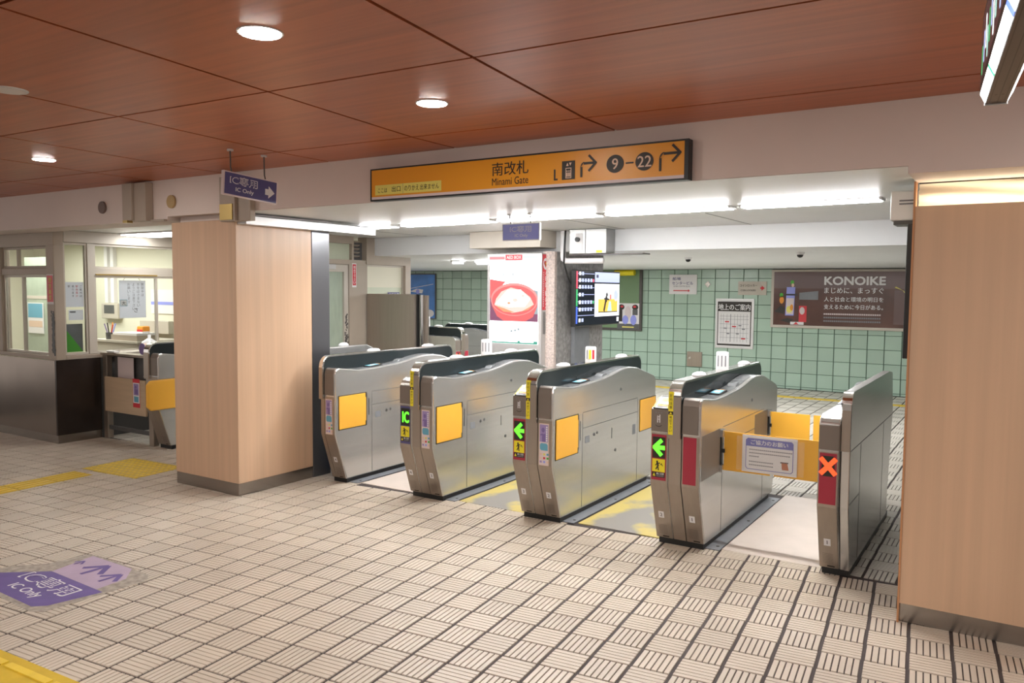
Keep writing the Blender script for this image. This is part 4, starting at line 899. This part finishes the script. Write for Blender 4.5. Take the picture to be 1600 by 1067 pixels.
g.poly([(0.235,0.20),(0.37,0.20),(0.385,0.66),(0.25,0.66)], M_PURPB, 1); g.poly([(0.25,0.22),(0.36,0.22),(0.37,0.48),(0.25,0.48)], M_PINKP, 2); g.ell(0.30, 0.30, 0.05, 0.055, M_YELP, 3); g.ell(0.335, 0.33, 0.025, 0.05, M_ORNG, 4)
g.ell(0.335, 0.735, 0.028, 0.035, M_LIME, 1); g.ell(0.345, 0.69, 0.022, 0.03, M_PEACH, 2); g.ell(0.17, 0.53, 0.03, 0.035, M_LIME, 1); g.ell(0.175, 0.45, 0.035, 0.06, M_ORNG, 1); g.rect(0.22, 0.525, 0.42, 0.55, M_INK, 3)
g.poly([(0.06,0.26),(0.16,0.36),(0.24,0.32),(0.22,0.22)], M_INK, 1); g.poly([(0.15,0.12),(0.27,0.16),(0.37,0.14),(0.30,0.08)], M_INK, 1); g.poly([(0.45,0.46),(0.74,0.46),(0.74,0.60),(0.45,0.57)], M_BLUEG, 1)
g.rect(0.45, 0.10, 0.57, 0.36, M_INKR, 0.8); g.ell(0.50, 0.28, 0.04, 0.06, M_PINKP, 2); g.rect(0.32, 0.055, 0.53, 0.10, M_PAPER, 2); g.poly([(0.37,0.06),(0.41,0.10),(0.45,0.06)], M_INKR, 3)
g.rect(1.84, 0.10, 2.85, 0.62, M_BROWNG, 0.8); g.poly([(1.84,0.66),(1.95,0.62),(2.05,0.48),(2.09,0.30),(2.07,0.48),(1.97,0.61),(1.86,0.675)], M_YELP, 1); g.rect(2.05, 0.09, 2.4, 0.14, M_PINKP, 2)
g.build('picture', t)
t = thing('poster_board', 'dark framed poster board partly hidden behind the wall screen', 'poster', (-6.2, FW, 0.86))
MB().m(M_GUNM).box((-6.62, FW-0.05, 0.855), (-5.78, FW, 2.03)).build('frame', t, bevel=0.006)
MB().m(mat('board_green', (0.16, 0.26, 0.13), 0.4)).box((-6.58, FW-0.053, 0.90), (-5.83, FW-0.0505, 1.99)).build('backing', t)
g = G((-6.25, FW-0.054, 0.88), step=0.0015)                # a plain abstract print
g.rect(0, 0, 0.43, 0.47, M_PAPER, 0); g.rect(0, 0, 0.43, 0.10, M_DGREY, 1); g.ell(0.08, 0.40, 0.06, 0.05, M_INK, 1); g.ell(0.35, 0.40, 0.06, 0.05, M_INK, 1); g.rect(0.03, 0.14, 0.10, 0.36, M_INK, 1.5); g.rect(0.30, 0.26, 0.40, 0.36, M_DGREY, 1.5); g.ell(0.21, 0.30, 0.06, 0.12, M_PINKP, 2); g.ell(0.16, 0.17, 0.06, 0.08, M_PURPB, 2.5); g.ell(0.32, 0.17, 0.06, 0.09, M_PURPB, 2.5); g.rect(0.10, 0.03, 0.33, 0.05, M_YELP, 2); g.ell(0.09, 0.41, 0.03, 0.02, M_INKR, 2); g.ell(0.34, 0.41, 0.03, 0.02, M_INKR, 2)
g.build('poster', t)
t = MB().m(M_YEL).tube([(-6.28, FW-0.11, 1.90), (-5.90, FW-0.11, 1.905)], 0.055, 12).build('yellow_tube', at=(-6.1, FW-0.11, 1.9)); tag(t, 'yellow padded tube along the top of the dark poster board', 'padding')
t = thing('poster', 'blue sky poster on the green wall left of the poster box', 'poster', (-10.8, FW, 0.95))
MB().m(M_DGREY).box((-11.6, FW-0.03, 0.94), (-10.47, FW, 1.90)).build('frame', t)
g = G((-11.58, FW-0.0305, 0.96), step=0.0015); g.rect(0, 0, 1.09, 0.92, M_SKYB, 0); g.ell(0.95, 0.10, 0.12, 0.08, M_PAPER, 1); g.ell(0.72, 0.05, 0.2, 0.06, M_PAPER, 1.2)
g.poly([(0.42,0.56),(0.75,0.52),(0.78,0.60),(0.60,0.62)], M_PAPER, 2); g.ell(0.63, 0.56, 0.05, 0.05, M_PURPB, 3); g.line(0.40, 0.62, 1.05, 0.72, 0.01, M_PAPER, 2); g.build('picture', t)
t = thing('wall_plate', 'square steel plate on the green wall left of the map poster', 'plate', (-4.8, FW, 0.24))
MB().m(M_STEELD).box((-4.925, FW-0.02, 0.27), (-4.655, FW, 0.53)).build('plate', t, bevel=0.004); MB().m(M_CHROME).disc((-4.87, FW-0.03, 0.42), 'y', 0.025, 0.01, 12).build('knob', t)
t = MB().m(M_SKIRT).prism([(-4.64, 1.70), (-4.585, 1.755), (-4.53, 1.70), (-4.585, 1.645)], 'y', FW-0.012, FW).build('tile_plug', at=(-4.585, FW, 1.70)); tag(t, 'small brown diamond plate on the green wall beside the white arrow sign', 'plate')
for lb, x, y in (('dome camera under the bulkhead above the white arrow sign', -3.12, 8.45), ('black dome camera under the bulkhead above the billboard', -1.76, 7.68)):
    t = thing('dome_camera', lb, 'camera', (x, y, 1.955), 'dome cameras')
    MB().m(M_WPL).lathe([(0.032, -0.022), (0.04, -0.01), (0.042, -0.0005)], (x, y, 1.955), 16).build('base', t)
    MB().m(M_BLACK).lathe([(0.006, -0.050), (0.02, -0.044), (0.028, -0.030), (0.028, -0.0225)], (x, y, 1.955), 16).build('dome', t, smooth=True)

# right of the gates: speaker box and black display edge on the side of the wall
t = thing('speaker_box', 'white wall speaker box at the top right behind the wood wall', 'speaker', (-0.52, 4.42, 1.93))
MB().m(M_WPL).box((-0.585, 4.43, 1.955), (-0.452, 4.60, 2.10)).build('housing', t, bevel=0.006); MB().m(M_DGREY).box((-0.57, 4.44, 1.935), (-0.452, 4.59, 1.9545)).build('base', t)
b = MB().m(M_INKG)
for k in (0, 1): b.box((-0.545, 4.429, 2.032+k*0.016), (-0.48, 4.4295, 2.040+k*0.016))
b.build('mark', t)
t = thing('wall_display', 'black edge of a tall display on the side of the wood wall', 'display', (-0.48, 4.4, 1.2))
MB().m(M_BLACK).box((-0.497, 4.36, 1.27), (-0.4575, 5.2, 1.93)).build('housing', t, bevel=0.004); MB().m(M_LEDBG).box((-0.4985, 4.39, 1.30), (-0.4975, 5.17, 1.90)).build('glass', t)

# ------------------------------------------------------------------ hanging map sign, top right
def map_sign():
    e0 = Vector((-0.094, 2.76, 0)); d = Vector((0.095, -0.995, 0)).normalized(); s_ = Vector((d.y, -d.x, 0))   # s_ : towards the left face
    ln = 1.9; t = thing('route_map_sign', 'long hanging route map sign with white light tubes at the top right', 'sign', (e0.x, e0.y, 2.15))
    prof = [(-0.026, 2.150), (0.026, 2.150), (0.042, 2.182), (0.042, 2.40), (-0.042, 2.40), (-0.042, 2.182)]
    def strip(pa, pb, a, b, m_, off, bb):
        n2 = Vector((-(pb[1]-pa[1]), (pb[0]-pa[0]))).normalized()
        cen = Vector(((pa[0]+pb[0])/2, (pa[1]+pb[1])/2)) - Vector((0, 2.29))
        if n2.dot(cen) < 0: n2 = -n2
        q = []
        for p, l in ((pa, a), (pb, a), (pb, b), (pa, b)):
            w_ = e0 + d*l + s_*(p[0]+n2.x*off); q.append((w_.x, w_.y, p[1]+n2.y*off))
        bb.m(m_).poly(q)
    b = MB().m(M_GUNM); n = 0
    for l in (0, ln):
        for p in prof: w_ = e0+d*l+s_*p[0]; b.v.append((w_.x, w_.y, p[1]))
    k = len(prof)
    for i in range(k): j = (i+1) % k; b.face((i, j, k+j, k+i))
    b.face(range(k)); b.face([k+i for i in reversed(range(k))]); b.build('housing', t)
    for s in (1, -1):
        b = MB(); A, B = (0.0275*s, 2.153), (0.0410*s, 2.180)
        cuts = [(0.004, 0.33, M_STUBE), (0.33, 0.36, M_GTUBE if s > 0 else M_YEL), (0.36, 0.83, M_STUBE), (0.83, 0.87, M_BTUBE), (0.87, 1.9, M_STUBE)]
        for a, bb_, m_ in cuts: strip(A, B, a, bb_, m_, 0.0008, b)
        b.build('light_tube', t)
        b = MB(); strip((0.042*s, 2.20), (0.042*s, 2.385), 0.03, 1.87, M_SCRD, 0.0006, b)
        for q in range(26):
            a = 0.06+0.068*q; strip((0.042*s, 2.22+0.02*(q % 3)), (0.042*s, 2.30+0.025*(q % 3)), a, a+0.025, (M_SCRG, M_SCRL, M_SCR, M_SCRM)[q % 4], 0.0012, b)
        b.build('map_face', t)
    b = MB()
    strip((-0.003, 2.15), (-0.0005, 2.15), 0.02, ln-0.02, M_BLACK, 0.0005, b); strip((-0.0115, 2.15), (0.0115, 2.15), 0.004, 0.022, M_BLACK, 0.0008, b)
    for o_ in (-0.008, 0.008): strip((o_-0.003, 2.15), (o_+0.003, 2.15), 0.12, 0.133, M_BLACK, 0.0008, b)
    for o_ in (-0.018, 0.018): strip((o_-0.001, 2.15), (o_+0.001, 2.15), 0.02, ln-0.02, M_BLACK, 0.0005, b)
    b.build('underside_seam', t)
    b = MB().m(M_ALU); c = e0+d*(-0.006)
    b.obox((c.x, c.y), (s_.x, s_.y), (0.030, 0.005), 2.147, 2.158); b.build('end_trim', t)
    for l in (0.5, 1.4): p = e0+d*l; MB().m(M_GUNM).tube([(p.x, p.y, 2.40), (p.x, p.y, 2.44)], 0.01, 8).build('hanger_rod', t)
map_sign()

# ------------------------------------------------------------------ ticket office booth on the left
BX, BY = -8.15, 4.27
mb = MB()
mb.m(M_FRAME)
mb.box((-12, BY, 1.99), (BX, BY+0.10, 2.149)); mb.box((-12, BY+0.001, 0.84), (BX, BY+0.10, 0.885))           # header and sill, front
mb.box((-12, BY, 0.885), (-9.22, BY+0.10, 1.99))
mb.m(M_FRAMEL).box((BX-0.10, BY+0.1005, 2.03), (BX, 6.0, 2.149)); mb.m(M_FRAME); mb.box((BX-0.10, BY+0.1005, 0.84), (BX, 6.0, 0.885))  # side header made paler: strong passage light put into its colour
mb.box((BX-0.145, BY-0.004, 0.0), (BX+0.004, BY+0.095, 2.0))                                                     # corner post
mb.box((-9.22, BY+0.01, 1.70), (BX-0.145, BY+0.09, 1.77))
struct(mb.build('wall_left', bevel=0.006))
mb = MB(); mb.m(M_BOOTHL).box((-9.60, BY-0.02, 0.085), (BX+0.0, BY-0.001, 0.84)); mb.m(M_BOOTHD).box((BX+0.0045, BY-0.02, 0.085), (BX+0.025, 4.71, 0.845)); mb.m(M_DGREY).box((BX-0.09, 4.72, 0.0), (BX, 6.0, 0.84))
struct(mb.build('wall_left.001'))
mb = MB(); mb.m(M_SKIRT).box((-9.60, BY-0.012, 0), (BX+0.012, BY+0.01, 0.0845)); mb.box((BX+0.0045, BY+0.0, 0), (BX+0.0125, 4.71, 0.0845)); struct(mb.build('baseboard_left'))
mb = MB(); mb.m(M_CREAM).box((-12, BY-0.01, 0.1), (-9.605, BY+0.08, 2.0)); struct(mb.build('wall_left.002'))
def window(n, axis, c, a0, a1, z0, z1, fr=0.022, fm=M_FRAMEL, gm=M_GLASS, split=None, d=0.035):
    b = MB().m(fm)
    def bx(p0, p1, q0, q1):
        if axis == 'y': b.box((p0, c, q0), (p1, c+d, q1))
        else: b.box((c-d, p0, q0), (c, p1, q1))
    bx(a0, a0+fr, z0, z1); bx(a1-fr, a1, z0, z1); bx(a0+fr, a1-fr, z0, z0+fr); bx(a0+fr, a1-fr, z1-fr, z1)
    for s in (split or []): bx(s-fr/2, s+fr/2, z0+fr, z1-fr)
    o = struct(b.build('window_%d' % n))
    b = MB().m(gm)
    if axis == 'y': b.box((a0+fr, c+d*0.4, z0+fr), (a1-fr, c+d*0.4+0.005, z1-fr))
    else: b.box((c-d*0.4-0.005, a0+fr, z0+fr), (c-d*0.4, a1-fr, z1-fr))
    b.build('pane', o); return o
window(1, 'y', BY+0.03, -9.215, BX-0.148, 0.888, 1.698, split=[-8.83])
window(2, 'y', BY+0.03, -9.215, BX-0.148, 1.772, 1.988, fm=M_FRAME, split=[-8.92])
window(3, 'x', BX-0.02, BY+0.098, 4.615, 0.888, 2.028, 0.02)
window(4, 'x', BX-0.02, 4.685, 6.0, 0.888, 1.70, 0.022, split=[5.40])
window(5, 'x', BX-0.02, 4.685, 6.0, 1.775, 2.028, 0.02)
mb = MB(); mb.m(M_FRAMEL).box((BX-0.06, 4.616, 0.888), (BX-0.008, 4.684, 2.028)); mb.box((BX-0.06, 4.6845, 1.701), (BX-0.012, 6.0, 1.774)); mb.m(M_BRASS).box((BX-0.0115, 4.70, 1.703), (BX-0.002, 5.40, 1.718)); struct(mb.build('trim_8'))
# office interior
mb = MB(); mb.m(M_CREAM).box((-12.2, 6.10, 0), (-8.16, 6.2, 2.149)); mb.box((-12.3, BY+0.11, 0), (-12.2, 6.1, 2.149)); struct(mb.build('wall_office'))
area('office_light', (-9.9, 5.1, 2.12), 2.4, 0.9, L_OFFICE, (1.0, 1.0, 0.92))
mb = MB(); mb.m(M_PAPER).box((-10.30, 6.05, 1.37), (-10.23, 6.0995, 2.149)); mb.box((-10.16, 6.05, 1.37), (-10.09, 6.0995, 2.149)); struct(mb.build('trim_9'))
mb = MB(); mb.m(M_FRAMEL).box((BX+0.001, 4.83, 0.86), (BX+0.24, 5.60, 0.90)); struct(mb.build('trim_10'))
t = thing('office_desk', 'cream office desk unit inside the ticket office window', 'desk', (-8.9, 5.7, 0))
MB().m(M_FRAMEL).box((-9.45, 5.40, 0), (-8.55, 6.0, 0.93)).build('body', t, bevel=0.01); MB().m(M_FRAMEL).box((-9.47, 5.38, 0.9305), (-8.53, 6.02, 0.955)).build('top', t)
t = thing('desk_tray', 'white paper tray on the office desk', 'tray', (-8.85, 5.52, 0.956)); MB().m(M_FRAME).box((-9.12, 5.42, 0.9555), (-8.60, 5.70, 1.02)).build('tray', t); MB().m(M_PAPER).box((-9.10, 5.43, 1.0205), (-8.62, 5.68, 1.045)).build('paper', t)
t = thing('pen_pot', 'pot of coloured pens on the office desk', 'pen pot', (-9.22, 5.47, 0.956))
MB().m(M_DGREY).lathe([(0.045, 0.0), (0.05, 0.08)], (-9.22, 5.47, 0.956), 12).build('pot', t)
for i, m_ in enumerate((M_INKR, M_PURPB, M_ORNG, M_INKW, M_LILAC, M_INK)):
    a = i*1.05; MB().m(m_).tube([(-9.22+0.02*math.cos(a), 5.47+0.02*math.sin(a), 1.0), (-9.22+0.06*math.cos(a), 5.47+0.06*math.sin(a), 1.13+0.012*(i % 3))], 0.007, 6).build('pen', t)
t = thing('storage_box', 'small orange and red box behind the pen pot on the office desk', 'box', (-8.95, 5.85, 0.956)); MB().m(M_ORNG).box((-9.20, 5.80, 0.9555), (-9.08, 5.90, 1.10)).build('box', t, bevel=0.01); MB().m(M_INKR).box((-9.20, 5.799, 1.03), (-9.08, 5.7995, 1.06)).build('band', t)
t = thing('soap_bottle', 'white pump bottle standing on the ledge behind the side gate', 'bottle', (-8.02, 5.2, 0.9005))
MB().m(M_WPL).lathe([(0.085, 0.0), (0.088, 0.05), (0.075, 0.09), (0.03, 0.12), (0.016, 0.13), (0.016, 0.165)], (-8.02, 5.2, 0.9005), 18).build('bottle', t, smooth=True); MB().m(M_ALU).tube([(-8.02, 5.2, 1.066), (-8.02, 5.2, 1.095), (-8.03, 5.13, 1.095)], 0.009, 8).build('pump', t)
t = thing('wall_phone', 'cream intercom box on the back wall of the ticket office', 'intercom', (-10.15, 6.0, 1.16)); MB().m(M_FRAMEL).box((-10.34, 6.02, 1.16), (-9.97, 6.0995, 1.365)).build('case', t, bevel=0.008); MB().m(M_DGREY).box((-10.27, 6.016, 1.23), (-10.04, 6.0195, 1.34)).build('grille', t)
t = thing('hanging_notice', 'white handwritten notice hanging in the office window', 'notice', (BX-0.09, 5.15, 1.25))
MB().m(M_THIN).box((BX-0.092, 5.00, 1.245), (BX-0.088, 5.31, 1.655)).build('sheet', t)
b = MB().m(M_GUNM).tube([(BX-0.09, 5.05, 1.655), (BX-0.09, 5.10, 1.72)], 0.0025, 5); b.tube([(BX-0.09, 5.25, 1.655), (BX-0.09, 5.19, 1.72)], 0.0025, 5); b.build('string', t)
g = G((BX-0.0875, 5.00, 1.245), (0, 1, 0), (0, 0, 1))
for s_, x in (('開閉中は', 0.27), ('手をはさまない', 0.22), ('ようご注意下さい', 0.165), ('お願いします', 0.11)): g.vtext(s_, x, 0.385, 0.034, M_INKG, 0, 1.12)
g.text('さ', 0.19, 0.06, 0.05, M_INK, 0, 'c'); g.rect(0.005, 0.13, 0.09, 0.20, M_TEAL, 0); g.rect(0.009, 0.134, 0.086, 0.196, M_PAPER, 1); g.text('大', 0.048, 0.142, 0.042, M_INK, 2, 'c'); g.build('lettering', t)
t = thing('window_notice', 'white notice sheet in the narrow office window', 'notice', (BX-0.05, 4.5, 1.36)); MB().m(M_THIN).box((BX-0.052, 4.395, 1.375), (BX-0.050, 4.59, 1.63)).build('sheet', t)
g = G((BX-0.0495, 4.395, 1.375), (0, 1, 0), (0, 0, 1))
for s_, x, m_ in (('ご案内は', 0.165, M_INK), ('駅係員が', 0.125, M_INKR), ('承ります', 0.085, M_INK), ('駅', 0.045, M_INK)): g.vtext(s_, x, 0.225, 0.026, m_, 0, 1.25)
g.build('lettering', t)
o = MB().m(M_THIN).box((BX-0.07, 4.44, 1.24), (BX-0.066, 4.59, 1.345)).build('printed_card', at=(BX-0.07, 4.5, 1.24)); tag(o, 'white printed card below the notice in the narrow office window', 'card')
g = G((BX-0.0655, 4.44, 1.24), (0, 1, 0), (0, 0, 1)); g.rect(0.01, 0.075, 0.07, 0.092, M_INKG, 0); g.build('lettering', o)
t = thing('green_folder', 'green and grey folder standing in the narrow office window', 'folder', (BX-0.06, 4.5, 0.91))
MB().m(M_BLUEG).box((BX-0.082, 4.39, 0.912), (BX-0.078, 4.585, 1.20)).build('back_sheet', t); MB().m(M_LIME).prism([(4.39, 0.912), (4.585, 0.912), (4.39, 1.17)], 'x', BX-0.0775, BX-0.074).build('green_sheet', t)
def red_label(lb, o, r, wd, h, txt):
    t = thing('red_label', lb, 'label', o); g = G(o, r, (0, 0, 1), 0.0012); g.rect(0, 0, wd, h, M_PAPER, 0); g.rect(0.006, h*0.08, wd-0.006, h*0.96, M_SIGNR, 1); g.build('backing', t)
    g = G(Vector(o)+g.n*0.003, r, (0, 0, 1)); g.vtext(txt, wd*0.52, h*0.90, h*0.8/len(txt)/1.1, M_YELP if wd > 0.1 else M_INKW, 0, 1.05, 0.01); g.build('lettering', t)
red_label('red vertical label on the corner post of the ticket office', (BX-0.135, BY-0.0045, 1.405), (1, 0, 0), 0.125, 0.30, '開放厳禁')
t = MB(); random.seed(3)
g = G((BX-0.145, BY-0.0045, 0.90), step=0.0005)
for i in range(150):
    z = random.uniform(0.0, 0.44); x = min(0.128, 0.112+random.gauss(0, 0.014)); r = random.uniform(0.005, 0.024)*(1.0 if z < 0.38 else 0.6)
    g.poly([(x+r*random.uniform(0.6, 1.2)*math.cos(a), z+1.3*r*random.uniform(0.6, 1.2)*math.sin(a)) for a in [k*0.785 for k in range(8)]], M_BLACK, 0.02*i)
o = g.build('peeled_patch', at=(BX-0.06, BY-0.005, 0.9)); tag(o, 'black peeled paint patch on the office corner post below the red label', 'peeled paint')
# things seen through the front window
t = thing('office_partition', 'grey green partition inside the office behind the front window', 'partition', (-10.6, 5.35, 0))
MB().m(M_FROST).box((-10.92, 5.35, 0.0), (-10.36, 5.38, 1.95)).build('panel', t); MB().m(M_FRAMEL).box((-10.92, 5.345, 1.42), (-10.36, 5.3495, 1.46)).build('bar', t)
t = thing('wall_poster', 'small blue and pink poster on the partition behind the front window', 'poster', (-10.6, 5.33, 1.0))
MB().m(M_PAPER).box((-10.84, 5.335, 0.98), (-10.47, 5.344, 1.37)).build('sheet', t); g = G((-10.84, 5.3345, 0.98)); g.rect(0.01, 0.20, 0.36, 0.38, M_TEAL, 0); g.rect(0.02, 0.08, 0.35, 0.16, M_PEACH, 0); g.build('picture', t)
t = thing('notice_board', 'white notice with a blue band on the back wall right of the hanging notice', 'notice board', (-9.1, 6.09, 1.25))
MB().m(M_PAPER).box((-9.33, 6.085, 1.25), (-8.72, 6.0995, 1.55)).build('sheet', t); MB().m(M_PURPB).box((-9.33, 6.083, 1.36), (-8.72, 6.0845, 1.40)).build('band', t)
o = MB().m(M_PINKP).box((-10.03, 6.085, 1.35), (-9.75, 6.0995, 1.66)).build('pinned_sheet', at=(-9.9, 6.09, 1.35)); tag(o, 'pale pink sheet on the back wall left of the hanging notice', 'paper')
o = MB().m(M_FRAMEL).box((-9.5, 6.03, 1.0), (-8.9, 6.0995, 1.16)).build('wall_cabinet', at=(-9.2, 6.06, 1.0), bevel=0.006); tag(o, 'pale low wall cabinet behind the office desk', 'cabinet')

# fence with wooden board between the booth and the side gate
t = thing('fence', 'low steel fence with a pale wooden board beside the ticket office', 'fence', (-7.7, 4.74, 0))
for x in (-8.10, -7.31): MB().m(M_STEELD).box((x, 4.715, 0), (x+0.075, 4.775, 0.875 if x < -8 else 0.60)).build('post', t, bevel=0.004)
MB().m(M_STEELD).box((-8.12, 4.70, 0.876), (-7.22, 4.82, 0.905)).build('top_rail', t, bevel=0.004)
MB().m(M_DGREY).box((-8.02, 4.725, 0.10), (-7.312, 4.745, 0.14)).build('bottom_rail', t)
MB().m(M_OAK).box((-8.03, 4.690, 0.295), (-7.32, 4.712, 0.655)).build('board', t, bevel=0.003)
MB().m(M_DGREY).box((-8.02, 4.80, 0.62), (-7.25, 4.812, 0.874)).build('dark_panel', t)
o = MB().m(M_PINKP).box((-7.90, 4.760, 0.60), (-7.62, 4.763, 0.86)).build('paper_sheet', at=(-7.76, 4.76, 0.6)); tag(o, 'pinkish paper sheet behind the wooden fence board', 'paper')
t = thing('sticker_poster', 'small red and lilac poster on the right end of the wooden fence board', 'poster', (-7.48, 4.689, 0.4))
g = G((-7.53, 4.6895, 0.375)); g.rect(0, 0, 0.12, 0.29, M_SIGNR, 0); g.rect(0.006, 0.045, 0.114, 0.25, M_INKW, 1); g.rect(0.018, 0.125, 0.102, 0.24, M_LILAC, 2); g.ell(0.055, 0.205, 0.014, 0.016, M_LILACD, 3); g.rect(0.04, 0.135, 0.09, 0.185, M_LILACD, 3); g.rect(0.022, 0.055, 0.098, 0.112, M_TEAL, 2); g.build('print', t)
o = MB().m(M_WPL).box((-7.30, 4.66, 0.693), (-7.05, 4.70, 0.712)).build('white_lever', at=(-7.2, 4.68, 0.7), bevel=0.006); tag(o, 'white lever above the wide yellow flap of the side gate', 'lever')
o = MB().m(M_WPL).box((-8.0, 4.70, 0.906), (-7.86, 4.76, 0.925)).build('white_box', at=(-7.9, 4.73, 0.906), bevel=0.004); tag(o, 'small white box on the top rail of the fence', 'box')
t = thing('tape_roll', 'purple edged tape roll on the fence rail beside the side gate', 'tape roll', (-7.42, 4.76, 0.906))
prof = [(-7.42+0.055*math.cos(a*math.pi/10), 0.965+0.058*math.sin(a*math.pi/10)) for a in range(20)]
MB().m(M_LILACD).prism(prof, 'y', 4.73, 4.735).build('edge', t); MB().m(M_PEACH).prism(prof, 'y', 4.7355, 4.79).build('roll', t)
o = MB().m(M_BLUE).lathe([(0.085, 0.0), (0.10, 0.26), (0.105, 0.27)], (-4.905, 5.02, 0), 16).build('bucket', at=(-4.905, 5.02, 0)); tag(o, 'blue bucket between the wood pillar and the first ticket gate', 'bucket')

# ------------------------------------------------------------------ office side wall with door, beyond the first gate
DX = -6.17
mb = MB(); mb.m(M_FRAME)
mb.box((DX-0.12, 5.65, 1.845), (DX, 6.64, 1.897)); mb.box((DX-0.12, 6.41, 1.8975), (DX, 6.44, 2.149)); mb.box((DX-0.12, 6.63, 1.855), (DX+0.012, 7.385, 2.149)); mb.box((DX-0.12, 5.65, 2.07), (DX, 6.41, 2.149))
mb.box((DX-0.12, 6.365, 0), (DX, 6.63, 1.8445)); mb.box((DX-0.12, 6.6305, 0), (DX, 6.65, 1.8545)); mb.box((DX-0.12, 7.29, 0), (DX+0.012, 7.385, 1.8545)); mb.box((DX-0.12, 6.6505, 0), (DX, 7.2895, 0.7))
struct(mb.build('wall_side_office'))
mb = MB(); mb.m(M_FROSTL).box((DX-0.05, 5.65, 1.898), (DX-0.04, 6.41, 2.0695)); struct(mb.build('window_6'))
d = MB(); d.m(M_FRAMEL); d.box((DX-0.06, 5.65, 0.02), (DX-0.01, 5.79, 1.84)); d.box((DX-0.06, 6.30, 0.02), (DX-0.01, 6.36, 1.84)); d.box((DX-0.06, 5.7905, 1.765), (DX-0.01, 6.2995, 1.84)); d.box((DX-0.06, 5.7905, 0.02), (DX-0.01, 6.2995, 0.893)); o = struct(d.build('door_1'))
MB().m(M_FROST).box((DX-0.045, 5.791, 0.894), (DX-0.035, 6.299, 1.764)).build('pane', o)
b = MB().m(M_CHROME).tube([(DX-0.01, 6.33, 0.93), (DX+0.05, 6.33, 0.93), (DX+0.05, 6.245, 0.93)], 0.011, 8); b.box((DX-0.01, 6.31, 0.86), (DX-0.004, 6.355, 1.0)); b.build('door_handle', o)
MB().m(M_ALU).box((DX-0.01, 5.89, 1.79), (DX+0.03, 6.14, 1.84)).build('door_closer', o)
g = G((DX-0.0095, 6.30, 0.9), (0, 1, 0), (0, 0, 1), 0.0004)
for i in range(46):
    z = random.uniform(0.0, 0.42); x = 0.03+random.gauss(0, 0.012); r = random.uniform(0.004, 0.014)
    g.poly([(x+r*random.uniform(0.6, 1.2)*math.cos(a), z+1.5*r*random.uniform(0.6, 1.2)*math.sin(a)) for a in [k*0.785 for k in range(8)]], M_GUNM, 0.02*i)
g.build('scuffed_paint', o)
t = thing('louver_vent', 'dark louvred vent above the office door', 'vent', (DX, 6.53, 1.902))
MB().m(M_DGREY).box((DX-0.08, 6.4405, 1.898), (DX-0.06, 6.6295, 2.09)).build('back', t)
for i in range(5): MB().m(M_FRAME).prism([(DX-0.058, 1.925+i*0.04), (DX-0.02, 1.94+i*0.04), (DX-0.02, 1.946+i*0.04), (DX-0.058, 1.931+i*0.04)], 'y', 6.45, 6.555).build('slat', t)
red_label('red vertical label on the frame beside the office door', (DX+0.0005, 6.41, 1.60), (0, 1, 0), 0.065, 0.26, '閉めて下さい')
o = window(7, 'x', DX-0.02, 6.652, 7.288, 0.702, 1.853, 0.02, fm=M_FRAMEL, gm=M_FROSTL)
mb = MB(); mb.m(M_CREAM).box((DX-0.034, 6.675, 1.60), (DX-0.0282, 7.265, 1.845)); tag(mb.build('roller_blind', at=(DX-0.03, 6.97, 1.6)), 'cream roller blind half drawn in the window behind the steel cabinet', 'blind')
o = MB().m(M_PURP).box((DX-0.0195, 7.01, 1.50), (DX-0.017, 7.215, 1.545)).build('window_label', at=(DX-0.02, 7.07, 1.5)); tag(o, 'small dark purple label on the window above the steel cabinet', 'label')
g = G((DX-0.0165, 7.01, 1.50), (0, 1, 0), (0, 0, 1)); g.text('お忘れ物', 0.11, 0.010, 0.026, M_INKW, 0, 'c', 0.17, 0.02); g.build('lettering', o)
mb = MB(); mb.m(M_FRAME).box((-8.149, 5.66, 0), (DX-0.121, 5.73, 2.149)); struct(mb.build('wall_side_office.001'))
mb = MB(); mb.m(M_CREAM).box((-8.149, 7.30, 0), (DX-0.121, 7.385, 2.149)); mb.box((-8.149, 5.731, 0), (-8.10, 7.299, 2.149)); struct(mb.build('wall_side_office.002'))
area('side_office_light', (-7.2, 6.5, 2.10), 0.8, 0.8, 8, (1.0, 1.0, 0.88))

# steel cabinet
t = thing('steel_cabinet', 'tall plain steel cabinet standing behind the first ticket gate', 'cabinet', (-5.8, 6.7, 0))
MB().m(M_STEELD).prism([(-6.115, 0.0), (-5.455, 0.0), (-5.455, 1.53), (-6.135, 1.53)], 'y', 6.60, 6.64).build('front_panel', t, bevel=0.006)
MB().m(M_BLACK).box((-6.14, 6.641, 0.0), (-5.435, 6.6895, 1.53)).build('dark_edge', t)
MB().m(M_CHROME).tube([(-5.408, 6.665, 0.0), (-5.408, 6.665, 1.525)], 0.024, 14).build('rounded_post', t, smooth=False)
MB().m(M_STEELD).box((-6.13, 6.690, 0.0), (-5.345, 6.712, 1.52)).build('back_panel', t)

print('objects', len(bpy.data.objects))
